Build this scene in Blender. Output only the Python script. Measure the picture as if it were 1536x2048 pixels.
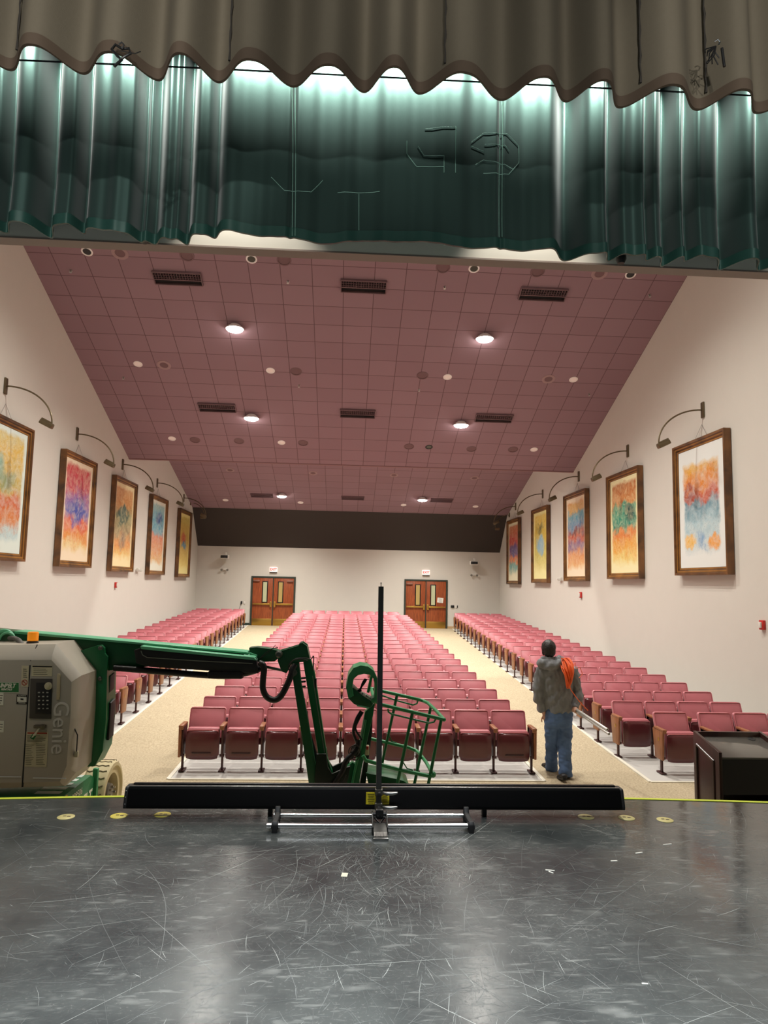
import bpy, bmesh, math, random
from mathutils import Vector, Matrix, Euler, Quaternion, noise as mnoise
random.seed(7)
for o in list(bpy.data.objects): bpy.data.objects.remove(o, do_unlink=True)
SC = bpy.context.scene
COL = SC.collection
PI = math.pi

# ------------------------------------------------------------------ camera
FPX, YAW, PITCH, ROLL, CZ = 1386.7, .0539, .1016, .0207, 2.57
fwd = Vector((math.sin(YAW)*math.cos(PITCH), math.cos(YAW)*math.cos(PITCH), math.sin(PITCH)))
r0 = Vector((math.cos(YAW), -math.sin(YAW), 0)); u0 = r0.cross(fwd)
rt = r0*math.cos(ROLL) + u0*math.sin(ROLL); up = -r0*math.sin(ROLL) + u0*math.cos(ROLL)
cd = bpy.data.cameras.new('camera'); cam = bpy.data.objects.new('camera', cd); COL.objects.link(cam)
cd.sensor_fit = 'VERTICAL'; cd.sensor_height = 36; cd.lens = FPX/2048*36; cd.clip_start = .05; cd.clip_end = 200
m = Matrix((rt, up, -fwd)).transposed().to_4x4(); m.translation = (0, 0, CZ); cam.matrix_world = m
SC.camera = cam

def ray(px, py): return fwd + rt*((px-768)/FPX) - up*((py-1024)/FPX)
def at(px, py, Y): r = ray(px, py); return Vector((0, 0, CZ)) + r*(Y/r.y)     # point on the plane at depth Y
def atX(px, py, X): r = ray(px, py); return Vector((0, 0, CZ)) + r*(X/r.x)
def atZ(px, py, Z): r = ray(px, py); return Vector((0, 0, CZ)) + r*((Z-CZ)/r.z)
def at_plane(px, py, z0, s, y0):
    r = ray(px, py); t = (z0 - s*y0 - CZ)/(r.z - s*r.y); return Vector((0, 0, CZ)) + r*t

# ------------------------------------------------------------------ world, exposure, large lights
SC.view_settings.view_transform = 'Standard'; SC.view_settings.look = 'None'
SC.view_settings.gamma = 1; SC.view_settings.use_curve_mapping = False
SC.view_settings.exposure = 0.16
W = bpy.data.worlds.new('world'); SC.world = W; W.use_nodes = True
W.node_tree.nodes['Background'].inputs[0].default_value = (.9, .95, 1, 1)
W.node_tree.nodes['Background'].inputs[1].default_value = .03

HOUSE_W = 1250      # each pendant
def area(name, loc, rot, sx, sy, watts, col=(1, .97, .92), spread=180):
    l = bpy.data.lights.new(name, 'AREA'); l.shape = 'RECTANGLE'; l.size = sx; l.size_y = sy
    l.energy = watts; l.color = col; l.spread = math.radians(spread)
    o = bpy.data.objects.new(name, l); COL.objects.link(o); o.location = loc; o.rotation_euler = rot; return o
# unseen stage lights: upstage of the camera, with added fills for the drapes, and a border light hung between the two drapes
def spot(name, loc, aim, watts, cone, blend=.3, r=.06, col=(1, .97, .93)):
    l = bpy.data.lights.new(name, 'SPOT'); l.energy = watts; l.color = col; l.spot_size = math.radians(cone); l.spot_blend = blend; l.shadow_soft_size = r
    o = bpy.data.objects.new(name, l); COL.objects.link(o); o.location = loc; o.rotation_euler = (Vector(aim)-Vector(loc)).to_track_quat('-Z', 'Y').to_euler(); return o
spot('stage_spotlight', (-1.0, -2.0, 5.72), (-1.5, 4.1, 5.35), 420, 22, .6)
spot('stage_spotlight', (1.2, -2.0, 5.72), (2.3, 4.1, 5.35), 300, 20, .6)
spot('drape_fill_light', (-.9, -3.0, 4.2), (-1.15, 3.2, 5.68), 620, 34, .6)  # unseen fill pair, added to brighten the brown drape
spot('drape_fill_light', (1.4, -3.0, 4.2), (1.65, 3.2, 5.74), 620, 34, .6)
spot('header_spotlight', (-.85, 4.42, 5.75), (-.75, 4.6, 4.85), 130, 64, .6, .04, (1, .95, .86))
spot('header_spotlight', (1.25, 4.42, 5.75), (1.25, 4.6, 4.85), 130, 64, .6, .04, (1, .95, .86))
area('stage_wash_light', (0, .2, 7.2), (math.radians(-20), 0, 0), 5.0, .8, 1300, (.90, .96, 1), 122)
area('border_strip_light', (.2, 3.74, 6.12), (math.radians(44), 0, 0), 7.5, .03, 44, (1, 1, .94), 44)

# ------------------------------------------------------------------ materials
def srgb(r, g, b):
    f = lambda c: (c/255/12.92) if c/255 <= .04045 else ((c/255+.055)/1.055)**2.4
    return (f(r), f(g), f(b), 1)
MATS = {}
def mat(name, col, rough=.5, metal=0, noise=0, nscale=20, bump=0, bscale=80, spec=.5, emit=None, sheen=0, coat=0, alpha=1, trans=0):
    if name in MATS: return MATS[name]
    M = bpy.data.materials.new(name); M.use_nodes = True; nt = M.node_tree; b = nt.nodes['Principled BSDF']
    b.inputs['Base Color'].default_value = col; b.inputs['Roughness'].default_value = rough; b.inputs['Metallic'].default_value = metal
    b.inputs['Specular IOR Level'].default_value = spec
    if sheen: b.inputs['Sheen Weight'].default_value = sheen
    if coat: b.inputs['Coat Weight'].default_value = coat; b.inputs['Coat Roughness'].default_value = .12
    if trans: b.inputs['Transmission Weight'].default_value = trans
    if emit: b.inputs['Emission Color'].default_value = emit[0]; b.inputs['Emission Strength'].default_value = emit[1]
    tc = None
    if noise or bump:
        tc = nt.nodes.new('ShaderNodeTexCoord')
    if noise:
        n = nt.nodes.new('ShaderNodeTexNoise'); n.inputs['Scale'].default_value = nscale; n.inputs['Detail'].default_value = 5
        nt.links.new(tc.outputs['Object'], n.inputs['Vector'])
        mx = nt.nodes.new('ShaderNodeMix'); mx.data_type = 'RGBA'
        mx.inputs[6].default_value = tuple(c*(1-noise) for c in col[:3])+(1,); mx.inputs[7].default_value = tuple(min(1, c*(1+noise)) for c in col[:3])+(1,)
        nt.links.new(n.outputs['Fac'], mx.inputs[0]); nt.links.new(mx.outputs[2], b.inputs['Base Color'])
    if bump:
        n2 = nt.nodes.new('ShaderNodeTexNoise'); n2.inputs['Scale'].default_value = bscale; n2.inputs['Detail'].default_value = 3
        nt.links.new(tc.outputs['Object'], n2.inputs['Vector'])
        bp = nt.nodes.new('ShaderNodeBump'); bp.inputs['Strength'].default_value = bump; bp.inputs['Distance'].default_value = .01
        nt.links.new(n2.outputs['Fac'], bp.inputs['Height']); nt.links.new(bp.outputs[0], b.inputs['Normal'])
    MATS[name] = M; return M

wall_m = mat('painted_wall', srgb(212, 208, 199), .75, noise=.02, nscale=3, bump=.08, bscale=60)
header_m = mat('painted_header', srgb(225, 217, 203), .6)
soffit_m = mat('header_soffit', srgb(150, 132, 122), .6)
dark_wall_m = mat('dark_soffit_paint', srgb(58, 50, 46), .8)
cornice_m = mat('ceiling_edge', srgb(140, 104, 106), .8)
steel_m = mat('brushed_steel', srgb(170, 170, 168), .3, 1)
chrome_m = mat('chrome_tube', srgb(225, 225, 225), .18, 1)
blackm = mat('black_metal', srgb(18, 18, 19), .35, spec=.4)
blackp = mat('black_plastic', srgb(20, 20, 21), .55)
rubber = mat('black_rubber_hose', srgb(15, 15, 16), .45, bump=.3, bscale=40)
green_m = mat('green_paint', srgb(22, 108, 62), .38, noise=.06, nscale=8, bump=.05, bscale=30)
green_l = mat('green_tube_paint', srgb(52, 140, 88), .4, noise=.1, nscale=15)
cover_m = mat('grey_cover_plastic', srgb(172, 166, 152), .42, noise=.03, nscale=6)
cover_lt = mat('light_grey_cover_edge', srgb(208, 213, 214), .4)
vinyl_m = mat('maroon_vinyl', srgb(184, 102, 111), .42, noise=.07, nscale=9, bump=.12, bscale=220, sheen=.2)
piping_m = mat('maroon_piping', srgb(200, 118, 126), .35)
shell_m = mat('maroon_plastic_shell', srgb(88, 38, 42), .22, spec=.6)
oak_m = None
brass_m = mat('brass', srgb(196, 160, 82), .35, 1)
paper_m = mat('white_paper', srgb(235, 232, 222), .8)
white_p = mat('white_plastic', srgb(225, 222, 214), .45)
red_p = mat('red_plastic', srgb(190, 40, 34), .4)

def wood(name, c1, c2, scale=(1, 1, 1), rough=.4, wscale=6):
    if name in MATS: return MATS[name]
    M = bpy.data.materials.new(name); M.use_nodes = True; nt = M.node_tree; b = nt.nodes['Principled BSDF']; b.inputs['Roughness'].default_value = rough
    tc = nt.nodes.new('ShaderNodeTexCoord'); mp = nt.nodes.new('ShaderNodeMapping'); mp.inputs['Scale'].default_value = scale
    n = nt.nodes.new('ShaderNodeTexNoise'); n.inputs['Scale'].default_value = wscale; n.inputs['Detail'].default_value = 6; n.inputs['Distortion'].default_value = .6
    r = nt.nodes.new('ShaderNodeValToRGB'); r.color_ramp.elements[0].position = .3; r.color_ramp.elements[0].color = c1; r.color_ramp.elements[1].position = .7; r.color_ramp.elements[1].color = c2
    nt.links.new(tc.outputs['Object'], mp.inputs[0]); nt.links.new(mp.outputs[0], n.inputs['Vector']); nt.links.new(n.outputs['Fac'], r.inputs[0]); nt.links.new(r.outputs[0], b.inputs['Base Color'])
    MATS[name] = M; return M
oak_m = wood('oak_panel', srgb(124, 76, 48), srgb(166, 108, 72), (6, 6, .6), .4, 8)
door_m = wood('door_veneer', srgb(112, 50, 26), srgb(176, 92, 50), (10, 1, .5), .35, 6)
frame_m = wood('bronze_wood_frame', srgb(58, 38, 22), srgb(128, 84, 42), (.6, .6, .6), .35, 4)
frame_lt = wood('gilded_moulding', srgb(122, 80, 34), srgb(178, 126, 62), (.6, .6, .6), .35, 4)
lect_m = wood('dark_walnut', srgb(40, 24, 22), srgb(66, 42, 36), (3, 3, .5), .3, 4)

# ceiling tiles: grid of seams on the slope
def ceiling_mat():
    M = bpy.data.materials.new('ceiling_tiles'); M.use_nodes = True; nt = M.node_tree; b = nt.nodes['Principled BSDF']
    tc = nt.nodes.new('ShaderNodeTexCoord'); br = nt.nodes.new('ShaderNodeTexBrick')
    br.offset = 0; br.inputs['Scale'].default_value = 1; br.inputs['Brick Width'].default_value = .66; br.inputs['Row Height'].default_value = .583
    br.inputs['Mortar Size'].default_value = .008; br.inputs['Mortar Smooth'].default_value = 0; br.inputs['Bias'].default_value = 0
    br.inputs['Color1'].default_value = srgb(150, 121, 130); br.inputs['Color2'].default_value = srgb(144, 115, 124); br.inputs['Mortar'].default_value = srgb(100, 74, 79)
    nt.links.new(tc.outputs['UV'], br.inputs['Vector']); nt.links.new(br.outputs['Color'], b.inputs['Base Color']); b.inputs['Roughness'].default_value = .85
    return M
ceil_m = ceiling_mat()

def carpet_mat():
    M = bpy.data.materials.new('aisle_carpet'); M.use_nodes = True; nt = M.node_tree; b = nt.nodes['Principled BSDF']; b.inputs['Roughness'].default_value = .95
    tc = nt.nodes.new('ShaderNodeTexCoord'); n = nt.nodes.new('ShaderNodeTexNoise'); n.inputs['Scale'].default_value = 38; n.inputs['Detail'].default_value = 8; n.inputs['Roughness'].default_value = .7
    n2 = nt.nodes.new('ShaderNodeTexNoise'); n2.inputs['Scale'].default_value = 1.6
    r = nt.nodes.new('ShaderNodeValToRGB'); e = r.color_ramp.elements; e[0].position = .35; e[0].color = srgb(158, 142, 116); e[1].position = .68; e[1].color = srgb(206, 192, 162)
    mx = nt.nodes.new('ShaderNodeMix'); mx.data_type = 'RGBA'; mx.blend_type = 'MULTIPLY'; mx.inputs[0].default_value = .35
    nt.links.new(tc.outputs['Object'], n.inputs['Vector']); nt.links.new(tc.outputs['Object'], n2.inputs['Vector'])
    nt.links.new(n.outputs['Fac'], r.inputs[0]); nt.links.new(r.outputs[0], mx.inputs[6]); nt.links.new(n2.outputs['Color'], mx.inputs[7]); 
    g = nt.nodes.new('ShaderNodeValToRGB'); g.color_ramp.elements[0].color = (.7, .7, .7, 1); g.color_ramp.elements[1].color = (1, 1, 1, 1)
    nt.links.new(n2.outputs['Fac'], g.inputs[0]); nt.links.new(g.outputs[0], mx.inputs[7]); nt.links.new(mx.outputs[2], b.inputs['Base Color'])
    bp = nt.nodes.new('ShaderNodeBump'); bp.inputs['Strength'].default_value = .5; bp.inputs['Distance'].default_value = .006
    nt.links.new(n.outputs['Fac'], bp.inputs['Height']); nt.links.new(bp.outputs[0], b.inputs['Normal'])
    return M
carpet_m = carpet_mat()
pad_m = mat('pale_concrete', srgb(192, 190, 186), .5, noise=.05, nscale=2.5, bump=.05, bscale=20)
strip_m = mat('white_edge_strip', srgb(225, 220, 205), .5)
tape_m = mat('yellow_edge_tape', srgb(205, 220, 60), .45, emit=None)

def stage_mat():
    # black painted hardboard: long scratches in many directions, scuffed patches, fairly glossy
    M = bpy.data.materials.new('black_stage_floor'); M.use_nodes = True; nt = M.node_tree; b = nt.nodes['Principled BSDF']
    L = nt.links.new; N = nt.nodes.new
    tc = N('ShaderNodeTexCoord')
    big = N('ShaderNodeTexNoise'); big.inputs['Scale'].default_value = 1.3; big.inputs['Detail'].default_value = 7; big.inputs['Roughness'].default_value = .65
    L(tc.outputs['Object'], big.inputs['Vector'])
    acc = None
    for k, (ang, sx, sy, sc, lo, hi) in enumerate([(-8, 1.0, 6, 6, .60, .80), (80, 1.2, 6, 6, .62, .82), (30, 1.5, 4, 3, .60, .80)]):
        mp = N('ShaderNodeMapping'); mp.inputs['Rotation'].default_value = (0, 0, math.radians(ang)); mp.inputs['Scale'].default_value = (sx, sy, 1); mp.inputs['Location'].default_value = (k*3.1, k*1.7, 0)
        # the slight warp bends the scratches
        n = N('ShaderNodeTexNoise'); n.inputs['Scale'].default_value = sc; n.inputs['Detail'].default_value = 2.5; n.inputs['Distortion'].default_value = .25
        r = N('ShaderNodeMapRange'); r.inputs['From Min'].default_value = lo; r.inputs['From Max'].default_value = hi
        L(tc.outputs['Object'], mp.inputs[0]); L(mp.outputs[0], n.inputs['Vector']); L(n.outputs['Fac'], r.inputs['Value'])
        if acc is None: acc = r.outputs[0]
        else:
            a = N('ShaderNodeMath'); a.operation = 'MAXIMUM'; L(acc, a.inputs[0]); L(r.outputs[0], a.inputs[1]); acc = a.outputs[0]
    dust = N('ShaderNodeTexNoise'); dust.inputs['Scale'].default_value = 60; dust.inputs['Detail'].default_value = 6; dust.inputs['Roughness'].default_value = .8
    L(tc.outputs['Object'], dust.inputs['Vector'])
    dr = N('ShaderNodeMapRange'); dr.inputs['From Min'].default_value = .56; dr.inputs['From Max'].default_value = .80; L(dust.outputs['Fac'], dr.inputs['Value'])
    # wear is strongest in patches
    wr = N('ShaderNodeMapRange'); wr.inputs['From Min'].default_value = .36; wr.inputs['From Max'].default_value = .66; L(big.outputs['Fac'], wr.inputs['Value'])
    mul = N('ShaderNodeMath'); mul.operation = 'MULTIPLY'; L(wr.outputs[0], mul.inputs[0]); L(acc, mul.inputs[1])
    mul2 = N('ShaderNodeMath'); mul2.operation = 'MULTIPLY'; L(wr.outputs[0], mul2.inputs[0]); L(dr.outputs[0], mul2.inputs[1])
    ad = N('ShaderNodeMath'); ad.operation = 'MAXIMUM'; L(mul.outputs[0], ad.inputs[0]); L(mul2.outputs[0], ad.inputs[1])
    base = N('ShaderNodeValToRGB'); base.color_ramp.elements[0].position = .3; base.color_ramp.elements[0].color = srgb(42, 46, 47); base.color_ramp.elements[1].position = .72; base.color_ramp.elements[1].color = srgb(84, 88, 86)
    L(big.outputs['Fac'], base.inputs[0])
    mx = N('ShaderNodeMix'); mx.data_type = 'RGBA'; mx.inputs[7].default_value = srgb(130, 132, 128)
    L(ad.outputs[0], mx.inputs[0]); L(base.outputs[0], mx.inputs[6]); L(mx.outputs[2], b.inputs['Base Color'])
    rr = N('ShaderNodeMapRange'); rr.inputs['From Min'].default_value = .3; rr.inputs['From Max'].default_value = .7; rr.inputs['To Min'].default_value = .13; rr.inputs['To Max'].default_value = .25
    L(big.outputs['Fac'], rr.inputs['Value'])
    ra = N('ShaderNodeMath'); ra.operation = 'MULTIPLY_ADD'; ra.inputs[1].default_value = .35; L(ad.outputs[0], ra.inputs[0]); L(rr.outputs[0], ra.inputs[2]); 
    sx = N('ShaderNodeSeparateXYZ'); L(tc.outputs['Object'], sx.inputs[0])
    pm = N('ShaderNodeMapRange'); pm.inputs['From Min'].default_value = .9; pm.inputs['From Max'].default_value = 2.0; pm.inputs['To Min'].default_value = 1.0; pm.inputs['To Max'].default_value = .55; L(sx.outputs['X'], pm.inputs['Value'])
    rm = N('ShaderNodeMath'); rm.operation = 'MULTIPLY'; L(ra.outputs[0], rm.inputs[0]); L(pm.outputs[0], rm.inputs[1]); L(rm.outputs[0], b.inputs['Roughness'])
    bp = N('ShaderNodeBump'); bp.inputs['Strength'].default_value = .25; bp.inputs['Distance'].default_value = .002; L(ad.outputs[0], bp.inputs['Height'])
    wv = N('ShaderNodeTexNoise'); wv.inputs['Scale'].default_value = 5; L(tc.outputs['Object'], wv.inputs['Vector'])
    b2 = N('ShaderNodeBump'); b2.inputs['Strength'].default_value = .12; b2.inputs['Distance'].default_value = .01; L(wv.outputs['Fac'], b2.inputs['Height']); L(bp.outputs[0], b2.inputs['Normal'])
    L(b2.outputs[0], b.inputs['Normal'])
    return M
stage_m = stage_mat()

# ------------------------------------------------------------------ mesh helpers
class MB:
    """collects shapes in plain lists; done() links them as ONE object"""
    def __init__(s): s.v = []; s.f = []; s.mi = []; s.mats = []; s.cur = 0; s.uv = None
    def use(s, m):
        if m not in s.mats: s.mats.append(m)
        s.cur = s.mats.index(m); return s
    def add(s, vs, fs):
        n = len(s.v); s.v += [tuple(v) for v in vs]; s.f += [tuple(i+n for i in f) for f in fs]; s.mi += [s.cur]*len(fs); return s
    def addbm(s, bm, M=None):
        if M is not None: bm.transform(M)
        bm.verts.index_update(); s.add([v.co for v in bm.verts], [[v.index for v in f.verts] for f in bm.faces]); bm.free(); return s
    def box(s, c, d, bev=0, rot=None, seg=2):
        bm = bmesh.new(); bmesh.ops.create_cube(bm, size=1, matrix=Matrix.Diagonal((d[0], d[1], d[2], 1)))
        if bev: bmesh.ops.bevel(bm, geom=bm.edges[:], offset=bev, segments=seg, affect='EDGES', profile=.5)
        M = Matrix.Translation(c) @ (Euler(rot).to_matrix().to_4x4() if rot else Matrix())
        return s.addbm(bm, M)
    def span(s, a, b, bev=0):
        a, b = Vector(a), Vector(b); return s.box((a+b)/2, [abs(x) for x in (b-a)], bev)
    def prism(s, pts, ax, lo, hi, bev=0, seg=2):
        """polygon pts (2-D in the other two axes, in x<y<z order) pushed along axis ax"""
        def P(p, d):
            return {'x': (d, p[0], p[1]), 'y': (p[0], d, p[1]), 'z': (p[0], p[1], d)}[ax]
        bm = bmesh.new(); A = [bm.verts.new(P(p, lo)) for p in pts]; B = [bm.verts.new(P(p, hi)) for p in pts]; n = len(pts)
        bm.faces.new(A); bm.faces.new(B[::-1])
        for i in range(n): bm.faces.new((A[i], B[i], B[(i+1) % n], A[(i+1) % n]))
        bmesh.ops.recalc_face_normals(bm, faces=bm.faces[:])
        if bev:
            bmesh.ops.bevel(bm, geom=bm.edges[:], offset=bev, segments=seg, affect='EDGES', profile=.5, clamp_overlap=True)
        return s.addbm(bm)
    def tube(s, pts, r, n=10, cap=True, flat=1.0):
        pts = [Vector(p) for p in pts]; N = len(pts); rs = r if isinstance(r, (list, tuple)) else [r]*N
        t0 = (pts[1]-pts[0]).normalized(); ref = Vector((0, 0, 1)) if abs(t0.z) < .9 else Vector((1, 0, 0))
        u = t0.cross(ref).normalized(); vs = []; fs = []
        for i, p in enumerate(pts):
            t = ((pts[min(i+1, N-1)]-pts[max(i-1, 0)])).normalized(); u = (u - t*u.dot(t)).normalized(); w = t.cross(u)
            for k in range(n):
                a = 2*PI*k/n; vs.append(p + (u*math.cos(a) + w*math.sin(a)*flat)*rs[i])
        for i in range(N-1):
            for k in range(n): fs.append((i*n+k, i*n+(k+1) % n, (i+1)*n+(k+1) % n, (i+1)*n+k))
        if cap: fs.append(tuple(range(n))[::-1]); fs.append(tuple((N-1)*n+k for k in range(n)))
        return s.add(vs, fs)
    def cyl(s, a, b, r, n=16): return s.tube([a, b], r, n)
    def ell(s, c, r, M=None, n=16):
        bm = bmesh.new(); bmesh.ops.create_uvsphere(bm, u_segments=n, v_segments=max(6, n//2), radius=1, matrix=Matrix.Translation(c) @ (M or Matrix()) @ Matrix.Diagonal((r[0], r[1], r[2], 1)))
        return s.addbm(bm)
    def lathe(s, prof, c=(0, 0, 0), M=None, n=24, closed=False):
        vs = []; fs = []; M = M or Matrix(); c = Vector(c)
        for r, z in prof:
            for k in range(n): a = 2*PI*k/n; vs.append(c + (M @ Vector((r*math.cos(a), r*math.sin(a), z))))
        for i in range(len(prof)-1):
            for k in range(n): fs.append((i*n+k, i*n+(k+1) % n, (i+1)*n+(k+1) % n, (i+1)*n+k))
        if closed:
            q_ = (len(prof)-1)*n
            for k in range(n): fs.append((q_+k, q_+(k+1) % n, (k+1) % n, k))
        else: fs.append(tuple(range(n))[::-1]); fs.append(tuple((len(prof)-1)*n+k for k in range(n)))
        return s.add(vs, fs)
    def loft(s, rings):
        n = len(rings[0]); vs = [p for r in rings for p in r]; fs = []
        for i in range(len(rings)-1):
            for k in range(n): fs.append((i*n+k, i*n+(k+1) % n, (i+1)*n+(k+1) % n, (i+1)*n+k))
        fs.append(tuple(range(n))[::-1]); fs.append(tuple((len(rings)-1)*n+k for k in range(n)))
        return s.add(vs, fs)
    def mesh(s, name, material=None, smooth=True, angle=38):
        me = bpy.data.meshes.new(name); me.from_pydata(s.v, [], s.f)
        for m_ in (s.mats or [material]): me.materials.append(m_)
        if s.mats: me.polygons.foreach_set('material_index', s.mi)
        bm = bmesh.new(); bm.from_mesh(me); bmesh.ops.recalc_face_normals(bm, faces=bm.faces[:]); bm.to_mesh(me); bm.free()
        if smooth: me.shade_smooth(); me.set_sharp_from_angle(angle=math.radians(angle))
        me.update(); return me
    def done(s, name, material=None, parent=None, smooth=True, angle=38):
        return link(bpy.data.objects.new(name, s.mesh(name, material, smooth, angle)), parent)
OFF = {}
def link(o, parent=None):
    COL.objects.link(o)
    if parent is not None:
        o.parent = parent; o.location = Vector(OFF.get(parent.name, (0, 0, 0)))
    return o
def tag(o, label, cat, group=None, kind=None):
    if label: o['label'] = label
    if cat: o['category'] = cat
    if group: o['group'] = group
    if kind: o['kind'] = kind
    return o
def thing(name, label, cat, base=(0, 0, 0), group=None, local=False):
    """Empty at the thing's base; parts are written in world coordinates unless local"""
    o = bpy.data.objects.new(name, None); o.empty_display_size = .1; COL.objects.link(o); o.location = base
    if not local: OFF[o.name] = -Vector(base)
    return tag(o, label, cat, group)
def struct(o): o['kind'] = 'structure'; return o
def dup_tree(root, loc, rotz=0):
    r = root.copy(); COL.objects.link(r); r.location = loc; r.rotation_euler = (0, 0, rotz)
    for ch in list(root.children):
        c = ch.copy(); COL.objects.link(c); c.parent = r
        for g in list(ch.children):
            d = g.copy(); COL.objects.link(d); d.parent = c
    return r
def text_obj(name, body, size, M, material, parent, ext=.0015, shear=0, bold=0, sx=1):
    cu = bpy.data.curves.new(name+'_c', 'FONT'); cu.body = body; cu.size = size; cu.extrude = ext; cu.align_x = 'CENTER'; cu.align_y = 'CENTER'; cu.shear = shear; cu.offset = bold
    t = bpy.data.objects.new(name+'_t', cu); COL.objects.link(t)
    me = bpy.data.meshes.new_from_object(t.evaluated_get(bpy.context.evaluated_depsgraph_get())); bpy.data.objects.remove(t)
    me.transform(M @ Matrix.Diagonal((sx, 1, 1, 1))); me.materials.clear(); me.materials.append(material); me.name = name
    return link(bpy.data.objects.new(name, me), parent)
def sm(pts, k=5):
    P = [Vector(p) for p in pts]; P = [P[0]*2-P[1]]+P+[P[-1]*2-P[-2]]; out = []
    for i in range(1, len(P)-2):
        for j in range(k):
            t = j/k; a, b_, c, d = P[i-1:i+3]
            out.append(.5*((2*b_)+(c-a)*t+(2*a-5*b_+4*c-d)*t*t+(3*b_-a-3*c+d)*t**3))
    return out+[P[-2]]
def basis(x, y, o):
    x = Vector(x).normalized(); y = Vector(y).normalized(); z = x.cross(y)
    M = Matrix((x, y, z)).transposed().to_4x4(); M.translation = o; return M
def arc(c, r, a0, a1, n, ax='y', ry=None):
    out = []; ry = ry or r
    for i in range(n+1):
        a = a0+(a1-a0)*i/n; p, q = r*math.cos(a), ry*math.sin(a)
        out.append({'y': (c[0]+p, c[1], c[2]+q), 'x': (c[0], c[1]+p, c[2]+q), 'z': (c[0]+p, c[1]+q, c[2])}[ax])
    return out

# ------------------------------------------------------------------ setting
XL, XR, YB = -6.63, 7.06, 31.5
RK, RY = .0275, 10.8
def fz(y): return RK*max(0, y-RY)
C1 = (9.16, -.406, 13.7); C2 = (6.87, -.30, 25.9)
def c1z(y): return C1[0]+C1[1]*(y-C1[2])
def c2z(y): return C2[0]+C2[1]*(y-C2[2])
YS = 5.25            # stage edge
# hall floor
b = MB(); b.prism([(4.2, -.3), (4.2, 0), (RY, 0), (YB, fz(YB)), (YB, -.3)], 'x', XL, XR)
struct(b.done('floor', carpet_m, smooth=False))
# walls
Y0 = 4.6
def side_profile(): return [(Y0, -.3), (Y0, c1z(Y0)+.3), (21.16, c1z(21.16)+.3), (21.16, c2z(21.16)+.3), (30.05, c2z(30.05)+.3), (YB+.3, 5.9), (YB+.3, -.3)]
struct(MB().prism(side_profile(), 'x', XL-.25, XL).done('wall_left', wall_m, smooth=False))
struct(MB().prism(side_profile(), 'x', XR, XR+.25).done('wall_right', wall_m, smooth=False))
# back wall with door openings left shut by the doors themselves
struct(MB().span((XL, YB, -.3), (XR, YB+.3, 5.9)).done('wall_back', wall_m, smooth=False))
# ceilings with tile UVs
def slope_ceiling(name, ya, yb, zf, th=.25):
    me = bpy.data.meshes.new(name)
    v = [(XL, ya, zf(ya)), (XR, ya, zf(ya)), (XR, yb, zf(yb)), (XL, yb, zf(yb)), (XL, ya, zf(ya)+th), (XR, ya, zf(ya)+th), (XR, yb, zf(yb)+th), (XL, yb, zf(yb)+th)]
    f = [(0, 1, 2, 3), (7, 6, 5, 4), (0, 4, 5, 1), (1, 5, 6, 2), (2, 6, 7, 3), (3, 7, 4, 0)]
    me.from_pydata(v, [], f); uv = me.uv_layers.new(name='uv'); k = math.hypot(yb-ya, zf(yb)-zf(ya))/(yb-ya)
    for lp in me.loops: co = me.vertices[lp.vertex_index].co; uv.data[lp.index].uv = (co.x+20, (co.y)*k+.2)
    me.materials.append(ceil_m); return struct(link(bpy.data.objects.new(name, me)))
slope_ceiling('ceiling', Y0, 21.16, c1z)
slope_ceiling('ceiling', 21.16, 30.05, c2z)
struct(MB().span((XL, 21.1, c1z(21.16)), (XR, 21.22, c2z(21.16)+.2)).done('ceiling', cornice_m, smooth=False))
struct(MB().prism([(30.05, c2z(30.05)), (YB, 4.05), (YB, 4.5), (30.05, c2z(30.05)+.4)], 'x', XL, XR).done('ceiling', dark_wall_m, smooth=False))
# proscenium wall with its opening; header underside at 4.83
HB = 4.83
b = MB(); b.use(header_m)
b.span((XL-.6, Y0, -.3), (-4.3, Y0+.1, 13.2)); b.span((4.9, Y0, -.3), (XR+.6, Y0+.1, 13.2)); b.span((-4.3, Y0, HB+.012), (4.9, Y0+.1, 13.2))
struct(b.done('wall_front', header_m, smooth=False))
struct(MB().span((-4.3, Y0-.003, HB), (4.9, Y0+.103, HB+.012)).done('trim_1', soffit_m, smooth=False))
# stage: apron edge bows towards the hall
def edgeY(x): return 5.33-.016*(x-.3)**2
bm = bmesh.new(); top = [(-6.6, -6), (7.0, -6)] + [(7.0-i*.34, edgeY(7.0-i*.34)) for i in range(41)]
top[-1] = (-6.6, edgeY(-6.6))
b = MB(); b.use(stage_m); b.prism(top, 'z', .0, 1.0)
scr = [mat('scratch_faint', srgb(84, 87, 86), .5), mat('scratch_mid', srgb(118, 121, 119), .55), mat('scratch_bright', srgb(170, 173, 168), .6)]
rs = random.Random(21)
def scratch(x, y, a, L_, w, k, curve):
    n = max(3, int(L_/.05)); P = []; 
    for i in range(n+1):
        P.append((x, y)); x += math.cos(a)*L_/n; y += math.sin(a)*L_/n; a += curve/n + rs.gauss(0, .02)
    if max(p[1] for p in P) > 5.1: return
    vs = []; fs = []
    for i, (px_, py_) in enumerate(P):
        q0_, q1_ = P[max(0, i-1)], P[min(n, i+1)]; d = Vector((q1_[0]-q0_[0], q1_[1]-q0_[1])).normalized(); t_ = 1-abs(2*i/n-1)**3; ww = w*(.25+.75*t_)
        vs += [(px_-d.y*ww/2, py_+d.x*ww/2, 1.0004), (px_+d.y*ww/2, py_-d.x*ww/2, 1.0004)]
    for i in range(n): fs.append((2*i, 2*i+1, 2*i+3, 2*i+2))
    b.use(scr[k]); b.add(vs, fs)
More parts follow.
